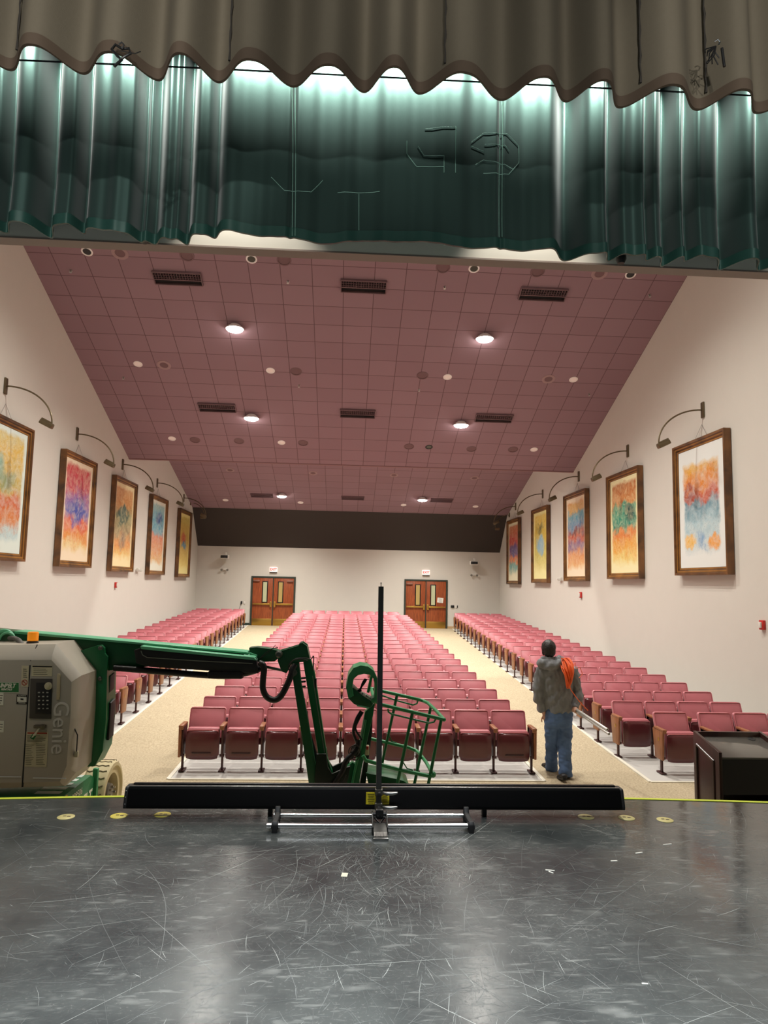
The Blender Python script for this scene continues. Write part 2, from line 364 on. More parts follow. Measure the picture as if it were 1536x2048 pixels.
for _ in range(2600):
    y = rs.uniform(1.9, 5.05); x = rs.uniform(-.62*y-.2, .66*y+.3)*.95+.1
    a = rs.choice([rs.gauss(.15, .25), rs.gauss(.15, .25), rs.gauss(2.3, .35), rs.gauss(.9, .4), rs.uniform(0, PI)])
    L_ = rs.expovariate(1/.11)+.02; scratch(x, y, a, min(L_, .9), rs.choice([.0008, .001, .0012, .0018]), rs.choices([0, 1, 2], [8, 3, 1])[0], rs.gauss(0, .25))
for _ in range(1300):      # the worn patch in front of the mast
    r_ = abs(rs.gauss(0, .75)); y = 4.35-abs(rs.gauss(0, 1.1)); x = .25+rs.gauss(0, .30+.12*(4.35-y)); 
    a = math.atan2(y-5.2, x-.25)+rs.gauss(0, .55); scratch(x, y, a, rs.expovariate(1/.07)+.015, rs.choice([.0009, .0012, .0018, .0025]), rs.choices([0, 1, 2], [6, 4, 1])[0], rs.gauss(0, .22))
for _ in range(60):        # long dragged lines
    y = rs.uniform(2.2, 4.6); x = rs.uniform(-1.6, 2.0); scratch(x, y, rs.choice([rs.gauss(.1, .12), rs.gauss(-1.0, .15), rs.gauss(.75, .12)]), rs.uniform(.5, 1.5), rs.choice([.0012, .002]), rs.choice([0, 1, 1, 2]), rs.gauss(0, .12))
struct(b.done('stage_floor', None, smooth=False))
pts = [(x, edgeY(x)) for x in [-6.5+i*.25 for i in range(54)]]
b = MB(); vs = []; fs = []
for i, (x, y) in enumerate(pts):
    vs += [(x, y-.028, 1.0005), (x, y+.004, 1.0005), (x, y+.004, .96), (x, y-.028, 1.004), (x, y+.007, 1.004), (x, y+.007, .96)]
for i in range(len(pts)-1):
    a, c = i*6, i*6+6
    fs += [(a+3, a+4, c+4, c+3), (a+4, a+5, c+5, c+4), (a, a+3, c+3, c), (a+2, a+5, c+5, c+2)]
b.add(vs, fs); struct(b.done('trim_2', tape_m, smooth=False))
# pale seating floors with their white edge strips
def pad(x0a, x0b, x1a, x1b, ya, yb):
    """quad from ya to yb following the rake; x0a..x1a at ya, x0b..x1b at yb"""
    ys = [ya, RY] + [RY+(yb-RY)*i/8 for i in range(1, 9)]; b = MB(); vs = []; fs = []
    for y in ys:
        t = (y-ya)/(yb-ya); xa = x0a+(x0b-x0a)*t; xb = x1a+(x1b-x1a)*t
        vs += [(xa, y, fz(y)+.006), (xb, y, fz(y)+.006), (xa, y, fz(y)-.02), (xb, y, fz(y)-.02)]
    for i in range(len(ys)-1):
        a, c = i*4, i*4+4; fs += [(a, a+1, c+1, c), (a, c, c+2, a+2), (a+1, a+3, c+3, c+1)]
    fs += [(0, 2, 3, 1)]; b.add(vs, fs); return struct(b.done('floor', pad_m, smooth=False))
def strip(pa, pb, w=.05):
    """thin strip between two floor points (x,y), following the rake"""
    b = MB(); n = 10; vs = []; fs = []; d = Vector((pb[0]-pa[0], pb[1]-pa[1])).normalized(); nx = Vector((-d.y, d.x))*w/2
    for i in range(n+1):
        t = i/n; x = pa[0]+(pb[0]-pa[0])*t; y = pa[1]+(pb[1]-pa[1])*t
        for sgn in (-1, 1): vs += [(x+nx.x*sgn, y+nx.y*sgn, fz(y)+.013), (x+nx.x*sgn, y+nx.y*sgn, fz(y)-.01)]
    for i in range(n):
        a, c = i*4, i*4+4; fs += [(a, a+2, c+2, c), (a, c, c+1, a+1), (a+2, a+3, c+3, c+2)]
    fs += [(0, 1, 3, 2)]; b.add(vs, fs); return struct(b.done('trim_3', strip_m, smooth=False))
pad(-2.2, -2.3, 2.7, 2.85, 9.34, 30.9); pad(4.13, 4.9, XR, XR, 9.33, 31.4); pad(XL, XL, -3.62, -4.24, 9.4, 31.4)
for pa, pb in [((-2.2, 9.34), (2.7, 9.34)), ((-2.2, 9.34), (-2.3, 30.9)), ((2.7, 9.34), (2.85, 30.9)), ((4.13, 9.33), (XR, 9.33)), ((4.13, 9.33), (4.9, 31.4)), ((-3.62, 9.4), (-4.24, 31.4))]: strip(pa, pb)
base_m = mat('dark_green_base', srgb(52, 66, 58), .5)
for a_, b_ in [(XL, -4.2), (-2.2, 2.67), (4.66, XR)]:
    struct(MB().span((a_, YB-.02, fz(YB)), (b_, YB, fz(YB)+.1)).done('baseboard_back', base_m if a_ < 0 else mat('tan_base', srgb(190, 160, 120), .6), smooth=False))

# ------------------------------------------------------------------ double doors in the back wall
ZD = .55
glass_lt = mat('door_lite_glass', srgb(190, 196, 160), .15, spec=.6); glass_yl = mat('door_lite_glass_warm', srgb(184, 160, 100), .15, spec=.6)
closer_m = mat('closer_metal', srgb(150, 110, 96), .4, .5)
gframe = mat('green_black_frame', srgb(48, 58, 50), .45)
def door(name, x0, paper):
    w, h = 1.97, 2.2; f = .07
    b = MB(); b.span((x0, YB-.06, ZD), (x0+f, YB, ZD+h)); b.span((x0+w-f, YB-.06, ZD), (x0+w, YB, ZD+h)); b.span((x0+f, YB-.06, ZD+h-f), (x0+w-f, YB, ZD+h))
    b.span((x0+w/2-.02, YB-.055, ZD), (x0+w/2+.02, YB-.01, ZD+h-f))
    d = struct(b.done(name, gframe, smooth=False))
    for side in (0, 1):
        a = x0+f if side == 0 else x0+w/2+.02; e = x0+w/2-.02 if side == 0 else x0+w-f
        lf = MB().span((a+.004, YB-.04, ZD+.01), (e-.004, YB-.002, ZD+h-f-.004), .003).done('door_leaf', door_m, d)
        cx = (a+e)/2 + (.10 if side == 0 else -.14); 
        MB().span((cx-.13, YB-.048, ZD+1.02), (cx+.13, YB-.041, ZD+1.98), .003).done('lite_frame', blackm, lf)
        MB().span((cx-.085, YB-.055, ZD+1.06), (cx+.085, YB-.047, ZD+1.94)).done('glass_pane', glass_lt if (side == 0) == (x0 < 0) else glass_yl, lf, False)
        bar = MB(); bar.span((a+.03, YB-.12, ZD+.93), (e-.03, YB-.08, ZD+1.0), .008); bar.span((a+.05, YB-.085, ZD+.94), (a+.1, YB-.04, ZD+.99)); 
        xe = e-.11 if side == 0 else a+.03; bar.span((xe, YB-.14, ZD+.84), (xe+.08, YB-.04, ZD+1.08), .01); bar.done('push_bar', brass_m, lf)
        MB().span((a+.02, YB-.047, ZD+.02), (e-.02, YB-.041, ZD+.32), .002).done('kick_plate', brass_m, lf)
        if not (x0 > 0 and side == 1):
            xs = a+.02 if side == 0 else e-.32; MB().span((xs, YB-.11, ZD+h-f-.17), (xs+.28, YB-.04, ZD+h-f-.1), .008).done('door_closer', closer_m, lf)
    if paper:
        b = MB().box((x0+w-.33, YB-.052, ZD+1.28), (.27, .004, .22), rot=(0, .1, 0)); p = tag(b.done('paper_notice', paper_m, None, False), 'white paper notice taped at a tilt to the brown door leaf', 'notice')
        for k in range(4): MB().box((x0+w-.33, YB-.056, ZD+1.34-k*.045), (.16-.03*(k % 2), .003, .012), rot=(0, .1, 0)).done('printed_line', mat('grey_ink', srgb(110, 110, 110), .8), p, False)
    return d
door('door_1', -4.18, False); door('door_2', 2.69, True)

# ------------------------------------------------------------------ framed artworks on the side walls
def art_mat(name, stops, blobs=(), ground=(238, 230, 205), seed=0, margin=.045, vtop=.03, vbot=.08):
    """watercolour: washes stacked up the sheet, soft ragged margin, coloured pools and scribbled line work"""
    M = bpy.data.materials.new(name); M.use_nodes = True; nt = M.node_tree; b = nt.nodes['Principled BSDF']; L = nt.links.new; N = nt.nodes.new
    b.inputs['Roughness'].default_value = .35; b.inputs['Specular IOR Level'].default_value = .4
    tc = N('ShaderNodeTexCoord'); sep = N('ShaderNodeSeparateXYZ'); L(tc.outputs['Generated'], sep.inputs[0])
    def math_(op, a, c=None, cl=False):
        n = N('ShaderNodeMath'); n.operation = op; n.use_clamp = cl
        for i, x in enumerate((a, c)):
            if x is None: continue
            if isinstance(x, (int, float)): n.inputs[i].default_value = x
            else: L(x, n.inputs[i])
        return n.outputs[0]
    mp = N('ShaderNodeMapping'); mp.inputs['Location'].default_value = (seed*1.7, seed*2.3, seed*.9); mp.inputs['Scale'].default_value = (1, 2.0, 3.2); L(tc.outputs['Generated'], mp.inputs[0])
    n1 = N('ShaderNodeTexNoise'); n1.inputs['Scale'].default_value = 2.2; n1.inputs['Detail'].default_value = 6; n1.inputs['Roughness'].default_value = .62; L(mp.outputs[0], n1.inputs['Vector'])
    n2 = N('ShaderNodeTexNoise'); n2.inputs['Scale'].default_value = 4; n2.inputs['Detail'].default_value = 5; n2.inputs['Distortion'].default_value = 1.5; L(mp.outputs[0], n2.inputs['Vector'])
    u, v = sep.outputs['Y'], sep.outputs['Z']
    wob = math_('MULTIPLY', math_('SUBTRACT', n1.outputs['Fac'], .5), .34)
    vv = math_('ADD', v, wob)
    r = N('ShaderNodeValToRGB'); cr = r.color_ramp; cr.interpolation = 'EASE'
    while len(cr.elements) < len(stops): cr.elements.new(.5)
    for e, (p, c) in zip(cr.elements, sorted(stops)): e.position = p; e.color = srgb(*c)
    L(vv, r.inputs[0]); colr = r.outputs[0]
    def mix(fac, a, c, mode='MIX'):
        mx = N('ShaderNodeMix'); mx.data_type = 'RGBA'; mx.blend_type = mode
        for i, x in ((0, fac), (6, a), (7, c)):
            if isinstance(x, (int, float)): mx.inputs[i].default_value = x
            elif isinstance(x, tuple): mx.inputs[i].default_value = x
            else: L(x, mx.inputs[i])
        return mx.outputs[2]
    for (bu, bv, ru, rv, c, s) in blobs:
        du = math_('DIVIDE', math_('SUBTRACT', math_('ADD', u, wob), bu), ru); dv = math_('DIVIDE', math_('SUBTRACT', vv, bv), rv)
        d2 = math_('ADD', math_('MULTIPLY', du, du), math_('MULTIPLY', dv, dv))
        fac = math_('MULTIPLY', math_('SUBTRACT', 1.0, d2, True), s, True)
        colr = mix(fac, colr, srgb(*c))
    # streaky pigment
    lum = N('ShaderNodeMapRange'); lum.inputs['From Min'].default_value = .35; lum.inputs['From Max'].default_value = .7; lum.inputs['To Min'].default_value = 0; lum.inputs['To Max'].default_value = .42; L(n2.outputs['Fac'], lum.inputs['Value'])
    colr = mix(lum.outputs[0], colr, srgb(*ground), 'MIX')
    # line work
    w = N('ShaderNodeTexVoronoi'); w.feature = 'DISTANCE_TO_EDGE'; w.inputs['Scale'].default_value = 7
    add = N('ShaderNodeVectorMath'); add.operation = 'ADD'; L(mp.outputs[0], add.inputs[0]); L(n2.outputs['Color'], add.inputs[1]); L(add.outputs[0], w.inputs['Vector'])
    ln = N('ShaderNodeMapRange'); ln.inputs['From Min'].default_value = .0; ln.inputs['From Max'].default_value = .035; ln.inputs['To Min'].default_value = .45; ln.inputs['To Max'].default_value = 0; L(w.outputs['Distance'], ln.inputs['Value'])
    colr = mix(ln.outputs[0], colr, srgb(70, 52, 44), 'MULTIPLY')
    # margin
    e1 = math_('SUBTRACT', .5, math_('ABSOLUTE', math_('SUBTRACT', u, .5)))
    mu = math_('MULTIPLY', math_('ADD', math_('SUBTRACT', e1, margin), math_('MULTIPLY', wob, .35)), 22, True)
    mt = math_('MULTIPLY', math_('ADD', math_('SUBTRACT', math_('SUBTRACT', 1.0, v), vtop), math_('MULTIPLY', wob, .35)), 24, True)
    mb = math_('MULTIPLY', math_('ADD', math_('SUBTRACT', v, vbot), math_('MULTIPLY', wob, .6)), 14, True)
    fac = math_('MULTIPLY', math_('MULTIPLY', mu, mt), mb)
    colr = mix(fac, srgb(*ground), colr)
    L(colr, b.inputs['Base Color']); return M
W_ = (232, 236, 232)
ART = {
 'L': [
  (dict(stops=[(.15, (190, 214, 216)), (.26, (214, 130, 70)), (.42, (206, 100, 52)), (.55, (200, 176, 96)), (.8, (226, 186, 88)), (.95, (222, 196, 110))], blobs=[(.3, .66, .3, .12, (140, 178, 160), 1.1), (.55, .6, .3, .1, (130, 150, 110), .9)], ground=(222, 234, 226)), 'golden ochre painting with pale teal figures and burnt orange lower third', 12.3-.0),
  (dict(stops=[(.12, (240, 214, 150)), (.25, (232, 150, 70)), (.38, (226, 110, 84)), (.5, (120, 120, 190)), (.62, (160, 110, 170)), (.74, (204, 70, 90)), (.95, (206, 60, 72))], blobs=[(.5, .5, .42, .13, (84, 96, 178), 1.3)], ground=(244, 226, 196)), 'red topped painting with a violet blue pool over orange', 0),
  (dict(stops=[(.1, (236, 190, 100)), (.28, (226, 150, 86)), (.42, (160, 140, 110)), (.6, (150, 150, 110)), (.78, (206, 140, 76)), (.95, (214, 150, 90))], blobs=[(.45, .62, .36, .13, (30, 84, 84), 1.5), (.5, .3, .2, .1, (110, 110, 110), .8)], ground=(244, 226, 176)), 'tan and orange painting with dark teal figures in its middle', 0),
  (dict(stops=[(.12, (230, 180, 110)), (.3, (224, 150, 100)), (.48, (222, 134, 104)), (.58, (110, 168, 188)), (.75, (100, 170, 190)), (.95, (150, 190, 190))], blobs=[(.55, .74, .3, .1, (40, 90, 150), 1.2)], ground=(234, 234, 216)), 'painting with sky blue upper half and salmon orange lower half', 0),
  (dict(stops=[(.1, (232, 206, 110)), (.4, (214, 176, 80)), (.7, (206, 170, 80)), (.95, (210, 190, 100))], blobs=[(.45, .6, .3, .1, (190, 60, 50), 1.2), (.5, .47, .3, .09, (60, 130, 170), 1.3)], ground=(240, 226, 150)), 'yellow ochre painting with a small red and blue centre', 0)],
 'R': [
  (dict(stops=[(.2, (206, 220, 222)), (.34, (176, 206, 214)), (.5, (110, 152, 168)), (.58, (196, 84, 50)), (.7, (224, 140, 64)), (.9, (232, 184, 84))], blobs=[(.22, .2, .17, .07, (240, 160, 50), 1.6), (.78, .22, .2, .06, (242, 190, 90), 1.4), (.5, .22, .1, .09, (130, 170, 205), 1.2), (.75, .62, .2, .08, (150, 60, 50), 1.0)], ground=W_, vbot=.1, vtop=.12, margin=.09), 'white ground painting, golden orange above grey blue with two orange patches below', 0),
  (dict(stops=[(.1, (244, 220, 130)), (.28, (240, 170, 70)), (.42, (232, 130, 60)), (.5, (40, 150, 130)), (.68, (60, 170, 140)), (.75, (220, 140, 70)), (.95, (196, 110, 50))], blobs=[(.28, .62, .22, .1, (20, 84, 80), 1.2)], ground=(248, 240, 190)), 'painting with an emerald green band between orange fields', 0),
  (dict(stops=[(.1, (234, 180, 110)), (.24, (226, 150, 90)), (.38, (140, 110, 150)), (.5, (196, 84, 60)), (.64, (90, 150, 190)), (.78, (100, 170, 190)), (.85, (226, 180, 100)), (.97, (230, 160, 90))], blobs=[(.5, .55, .4, .05, (120, 50, 60), 1.0)], ground=(244, 226, 196)), 'painting in stacked bands of tan, blue, brick red and violet', 0),
  (dict(stops=[(.1, (240, 226, 150)), (.4, (206, 190, 90)), (.7, (214, 180, 70)), (.95, (236, 200, 90))], blobs=[(.5, .5, .33, .17, (130, 180, 210), 1.5), (.5, .74, .3, .09, (60, 60, 40), .9)], ground=(246, 238, 170)), 'yellow painting with a pale blue oval in an arch', 0),
  (dict(stops=[(.1, (226, 226, 196)), (.25, (60, 160, 160)), (.36, (230, 120, 50)), (.5, (120, 60, 140)), (.66, (206, 50, 60)), (.95, (206, 110, 60))], blobs=[(.45, .52, .42, .12, (70, 50, 150), 1.3)], ground=(238, 232, 200)), 'crimson painting with a purple pool and teal foot', 0)]}
# near/far Y of every frame, from the fit
YN = {'L': [12.45, 16.15, 19.70, 23.46, 27.46], 'R': [12.23, 16.03, 19.70, 23.56, 27.55]}
PW = 2.03
def picture(side, i):
    X = XL if side == 'L' else XR; s = 1 if side == 'L' else -1
    d, lab, _ = ART[side][i]; y0 = YN[side][i]; y1 = y0+PW; k = -.0152*(y0-20)
    z1 = CZ+2.866+k; z0 = CZ+.158+k; yc = (y0+y1)/2
    t = thing('framed_painting', lab.replace('painting', 'framed painting', 1) + (', %s wall' % ('left' if side == 'L' else 'right')), 'painting', (X+s*.1, yc, z0), 'framed paintings along the side walls')
    D = .15; fw = .15
    b = MB(); xi, xo = X+s*.015, X+s*D
    # frame: four mitred members with a stepped profile
    prof = [(0, .0), (0, 1.0), (.28, 1.0), (.36, .78), (.62, .72), (.72, .55), (1.0, .5), (1.0, .0)]
    def ring(w, dep):
        x = xi+(xo-xi)*dep; ww = w*fw
        return [(x, y0+ww, z0+ww), (x, y1-ww, z0+ww), (x, y1-ww, z1-ww), (x, y0+ww, z1-ww)]
    rr = [ring(*p) for p in prof]; vs = [p for r_ in rr for p in r_]; fs = []
    for a in range(len(rr)):
        c = (a+1) % len(rr)
        for q in range(4): fs.append((a*4+q, a*4+(q+1) % 4, c*4+(q+1) % 4, c*4+q))
    b.add(vs, fs); b.done('frame', frame_m, t, angle=20)
    b = MB()
    for (w0, w1, dp) in ((.40, .58, .765), (.78, .95, .545)):
        r1, r2 = ring(w0, dp), ring(w1, dp-.02)
        lift = s*.004; r1 = [(x+lift, y, z) for x, y, z in r1]; r2 = [(x+lift, y, z) for x, y, z in r2]
        b.add(r1+r2, [(q, (q+1) % 4, 4+(q+1) % 4, 4+q) for q in range(4)])
    b.done('gilded_bead', frame_lt, t, angle=20)
    xx = xi+(xo-xi)*.45
    MB().span((xx-.006, y0+fw*.98, z0+fw*.98), (xx+.006, y1-fw*.98, z1-fw*.98)).done('canvas', art_mat('painting_%s%d' % (side, i), seed=i*3+(7 if side == 'R' else 0), **d), t, False)
    zb = z1+.34
    MB().tube([(X+s*.02, yc, zb-.05), (X+s*.05, yc-.28, z1-.02)], .004, 6).tube([(X+s*.02, yc, zb-.05), (X+s*.05, yc+.28, z1-.02)], .004, 6).done('hanging_wire', steel_m, t)
def arm_lamp(side, i, yb, zb):
    X = XL if side == 'L' else XR; s = 1 if side == 'L' else -1
    ords = ['nearest', 'second', 'third', 'fourth', 'fifth', 'sixth']
    t = thing('picture_lamp', 'bronze arched picture lamp on the %s wall, %s from the stage' % ('left' if side == 'L' else 'right', ords[i]), 'lamp', (X, yb, zb), 'arched picture lamps over the paintings')
    m_ = mat('aged_bronze', srgb(112, 100, 78), .4, .8)
    MB().span((X, yb-.055, zb-.16), (X+s*.035, yb+.055, zb+.16), .012).done('wall_plate', m_, t)
    # the arm reaches out from the wall in an arch, then drops to the head
    R = .90; pts = [(X+s*(.03+R*math.sin(a)), yb, zb-.70*(1-math.cos(a))) for a in [i_*PI/2/16 for i_ in range(17)]]
    MB().tube(pts, .016, 8).done('arm', m_, t)
    e = Vector(pts[-1])
    b = MB(); M = Matrix.Rotation(s*.5, 4, 'Y')
    b.box(e+Vector((-s*.10, 0, -.02)), (.26, .13, .09), .02, rot=(0, s*.45, 0)); b.box(e+Vector((-s*.10, 0, .04)), (.2, .1, .05), .015, rot=(0, s*.45, 0)); b.cyl(e+Vector((0, -.05, -.03)), e+Vector((0, .05, -.03)), .03)
    b.done('lamp_head', m_, t)
for i in range(5): picture('L', i); picture('R', i)
LAMP = {'L': [(12, 772), (155, 868), (246, 929), (315, 966), (368, 996)], 'R': [(1405, 820), (1255, 902), (1157, 953), (1085, 988), (1031, 1013)]}
LYS = {'L': [], 'R': []}
for sd in 'LR':
    for i, q in enumerate(LAMP[sd]):
        p = atX(q[0], q[1], XL+.02 if sd == 'L' else XR-.02); LYS[sd].append(p.y); arm_lamp(sd, i, p.y, p.z)

# ------------------------------------------------------------------ ceiling fittings
bulb_m = mat('lit_globe', (1, 1, 1, 1), .5, emit=((1, .96, .86, 1), 30))
ring_w = mat('white_trim_ring', srgb(246, 238, 236), .5)
ring_p = mat('pale_mauve_ring', srgb(160, 130, 132), .6)
grille_m = mat('speaker_mesh', srgb(120, 92, 96), .8)
vent_m = mat('mauve_vent', srgb(112, 86, 90), .6)
def normal_M(sl):
    """local z points down out of a ceiling of slope sl"""
    n = Vector((0, sl, -1)).normalized(); y = Vector((0, 1, sl)).normalized(); x = y.cross(n)
    return Matrix((x, y, n)).transposed().to_4x4()
N1, N2 = normal_M(C1[1]), normal_M(C2[1])
def lights():
    ords = {0: 'nearest the stage', 1: 'second', 2: 'third', 3: 'fourth', 4: 'fifth', 5: 'sixth', 6: 'last'}
    k = 0
    for ix, X in enumerate((-2.68, 3.12)):
        for Y, first in ((9.1, 1), (12.35, 1), (15.6, 1), (18.85, 1), (22.1, 2), (24.6, 2), (28.45, 2)):
            zc = (c1z if first == 1 else c2z)(Y); sl = C1[1] if first == 1 else C2[1]
            seen = {15.6: 'front', 18.85: 'middle', 28.45: 'rear'}.get(Y)
            where = ('%s glowing globe light of the %s row' % (seen, 'left-hand' if ix == 0 else 'right-hand')) if seen else 'globe light hidden above the %s ceiling edge, %s row, depth %d' % ('front' if Y < 14 else 'step', 'left' if ix == 0 else 'right', round(Y))
            if seen: lab = 'lit white globe light on mauve ceiling, %s one of the %s row' % (seen, 'left' if ix == 0 else 'right')
            else: lab = 'lit white globe light out of sight %s, %s row, %s' % ('behind the stage header' if Y < 14 else 'above the ceiling step', 'left' if ix == 0 else 'right', 'nearer' if Y in (9.1, 22.1) else 'farther')
            t = thing('pendant_light', lab, 'ceiling light', (X, Y, zc), 'globe lights of the auditorium ceiling')
            b = MB(); b.cyl((X, Y, zc+.1), (X, Y, zc-.05), .02, 8); b.done('stem', steel_m, t)
            MB().lathe([(.09, .0), (.10, -.0), (.205, -.09), (.21, -.11), (.20, -.112)], (X, Y, zc+.02)).done('shade', ring_w, t)
            g = MB(); g.ell((X, Y, zc-.10), (.19, .19, .06), n=24); g.done('globe', bulb_m, t)
            l = bpy.data.lights.new('pendant_lamp', 'SPOT'); l.energy = HOUSE_W; l.color = (1, .955, .87); l.spot_size = math.radians(136); l.spot_blend = 1; l.shadow_soft_size = .12
            o = bpy.data.objects.new('pendant_lamp', l); COL.objects.link(o); o.parent = t; o.location = Vector((0, 0, -.19))
lights()
def disc(name, q, first, r, mats, label, cat, group, inner=.62):
    C = C1 if first else C2; p = at_plane(q[0], q[1], *C); M = N1 if first else N2
    t = thing(name, label, cat, p, group)
    MB().lathe([(r*inner, 0), (r*inner, .008), (r*.8, .016), (r, .008), (r, -.005)], p, M.to_3x3().to_4x4()).done('trim_ring', mats[0], t)
    MB().lathe([(.001, .003), (r*inner*1.02, .003), (r*inner*1.02, -.004)], p, M.to_3x3().to_4x4()).done('lens' if name == 'downlight' else 'grille', mats[1], t)
row = ['front row', 'middle row', 'rear row']; colw = ['far left', 'centre left', 'centre right', 'far right']
DL = [[(174, 503), (503, 518), (948, 537), (1261, 549)], [(276, 728), (541, 741), (895, 754), (1147, 759)], [(344, 877), (563, 885), (858, 894), (1068, 899)]]
lens_on = mat('pale_lens', srgb(250, 238, 236), .3); lens_off = mat('dark_lens', srgb(30, 26, 26), .2)
for j, rw in enumerate(DL):
    for i, q in enumerate(rw):
        dark = (j == 2 and i == 2)
        disc('downlight', q, True, .115 if j == 0 else .11, (blackp if dark else ring_w, lens_off if (j == 0 or dark) else lens_on), '%s round downlight flush in mauve ceiling, %s, %s' % ('black holed' if dark else ('white ringed dark' if j == 0 else 'white unlit'), row[j], colw[i]), 'downlight', 'round downlights', .72)
for i, q in enumerate([(451, 1000), (601, 1005), (807, 1010), (951, 1013)]):
    disc('downlight', q, False, .12, (ring_w, lens_on), 'small white downlight in the rear lower ceiling, %s' % colw[i], 'downlight', 'round downlights', .7)
SP = [((240, 506), 1, 1), ((374, 511), 0, 1), ((568, 520), 0, 1), ((886, 535), 0, 1), ((1075, 543), 0, 1), ((1199, 547), 1, 1), ((328, 730), 1, 1), ((592, 743), 0, 1), ((845, 751), 0, 1), ((1097, 758), 1, 1), ((390, 880), 0, 1), ((478, 882), 0, 1), ((606, 886), 0, 1), ((818, 893), 0, 1), ((943, 898), 0, 1), ((1026, 899), 0, 1), ((460, 940), 1, 0), ((626, 946), 1, 0), ((788, 950), 1, 0), ((949, 956), 1, 0)]
near_ = ['front', 'front', 'front', 'front', 'front', 'front', 'middle', 'middle', 'middle', 'middle', 'rear', 'rear', 'rear', 'rear', 'rear', 'rear', 'stepped back', 'stepped back', 'stepped back', 'stepped back']
ordw = ['first', 'second', 'third', 'fourth', 'fifth', 'sixth']; cnt = {}
for q, pale, first in SP:
    i = SP.index((q, pale, first)); r_ = near_[i]; c = cnt.get(r_, 0); cnt[r_] = c+1
    disc('ceiling_speaker', q, bool(first), .17 if pale else .15, (ring_p if pale else grille_m, grille_m), '%s round speaker grille in the %s ceiling row, %s from left' % ('pale rimmed' if pale else 'flat mauve', r_, ordw[c]), 'speaker', 'round ceiling speakers', .6 if pale else .8)
for i, q in enumerate([(142, 541), (576, 563), (889, 574), (1299, 590), (247, 755), (598, 771), (838, 779), (1178, 788)]):
    p = at_plane(q[0], q[1], *C1); M3 = N1.to_3x3().to_4x4()
    t = thing('sprinkler', 'tiny chrome sprinkler head in the %s sprinkler row, %s from left' % ('front' if i < 4 else 'rear', ordw[i % 4]), 'sprinkler', p, 'ceiling sprinklers')
    MB().lathe([(.03, 0), (.03, .008), (.012, .012), (.012, .045), (.026, .05), (.026, .055)], p, M3, 12).done('head', steel_m, t)
def vent(X0, X1, Y, first, lab):
    C = C1 if first else C2; zf = c1z if first else c2z; sl = C[1]; L_ = .34 if first else .30; n = Vector((0, sl, -1)).normalized(); ty = Vector((0, 1, sl)).normalized()
    c = Vector(((X0+X1)/2, Y, zf(Y))); t = thing('air_vent', lab, 'vent', c, 'slotted air vents in the ceiling'); w = X1-X0
    ang = math.atan(sl)
    def bx(b, off_y, off_n, sx, sy, sz, ox=0): b.box(c+ty*off_y+n*off_n+Vector((ox, 0, 0)), (sx, sy, sz), rot=(ang, 0, 0))
    b = MB(); bx(b, -L_/2, .02, w, .02, .06); bx(b, L_/2, .02, w, .02, .06); bx(b, 0, .02, .02, L_, .06, -w/2); bx(b, 0, .02, .02, L_, .06, w/2); b.done('frame', vent_m, t, False)
    b = MB(); bx(b, .03, .012, w-.02, .02, .07)
    for k in range(1, 18): bx(b, -.07+.0, .02, .008, L_*.5, .04, -w/2+w*k/18)
    for k in range(3): bx(b, -.14+.06*k, .028, w-.02, .006, .03)
    b.done('louvres', vent_m, t, False)
    b = MB(); bx(b, 0, -.0, w-.01, L_-.01, .006); b.done('dark_throat', mat('vent_throat', srgb(26, 18, 20), .9), t, False)
for (X0, X1, Y, f_, nm) in [(-4.2, -3.2, 14.33, 1, 'front left'), (-.25, .72, 14.33, 1, 'front middle'), (3.63, 4.65, 14.33, 1, 'front right'), (-4.05, -3.07, 18.55, 1, 'second row left'), (-.25, .7, 18.6, 1, 'second row middle'), (3.48, 4.5, 18.6, 1, 'second row right'), (-3.96, -3.05, 28.6, 0, 'rear left'), (-.23, .7, 28.6, 0, 'rear middle'), (3.48, 4.4, 28.6, 0, 'rear right')]:
    vent(X0, X1, Y, f_, 'slotted mauve air vent in the ceiling, %s of nine' % nm)

# ------------------------------------------------------------------ fittings on the walls
exit_m = mat('exit_sign_face', srgb(240, 215, 205), .4, emit=((1, .8, .72, 1), .8)); exit_r = mat('exit_red', srgb(215, 60, 60), .4, emit=((1, .1, .1, 1), .7))
for q, nm in (((547, 1139), 'left'), ((852, 1145), 'right')):
    p = at(q[0], q[1], YB-.04)
    t = thing('exit_sign', 'white and red EXIT sign over the %s double door' % nm, 'exit sign', (p.x, YB-.01, p.z), 'exit signs over the doors')
    MB().box((p.x, YB-.045, p.z), (.34, .06, .22), .01).done('housing', exit_m, t)
    MB().box((p.x, YB-.045, p.z-.125), (.32, .07, .03), .005).done('base', blackp, t)
    text_obj('exit_lettering', 'EXIT', .15, basis((1, 0, 0), (0, 0, 1), (p.x, YB-.078, p.z)), exit_r, t, .002, bold=.006)
for q, nm in (((449.5, 1113.5), 'left'), ((947.5, 1126), 'right')):
    p = at(q[0], q[1], YB-.35)
    t = thing('projector', 'white boxed black-fronted projector on a bracket, %s of the back wall' % nm, 'projector', p, 'projectors on the back wall')
    MB().box(p, (.36, .3, .17), .02).done('housing', white_p, t); MB().box(p+Vector((0, -.155, .0)), (.31, .02, .125), .01).done('black_front', blackp, t)
    MB().lathe([(.05, 0), (.05, .02), (.03, .025)], p+Vector((0, -.16, 0)), Matrix.Rotation(PI/2, 4, 'X')).done('lens', mat('lens_glass', srgb(40, 40, 42), .1), t)
    MB().box(p+Vector((.04, .06, .13)), (.07, .07, .12), .01).box((p.x+.04, YB-.15, p.z+.19), (.05, .3, .05)).done('bracket', white_p, t)
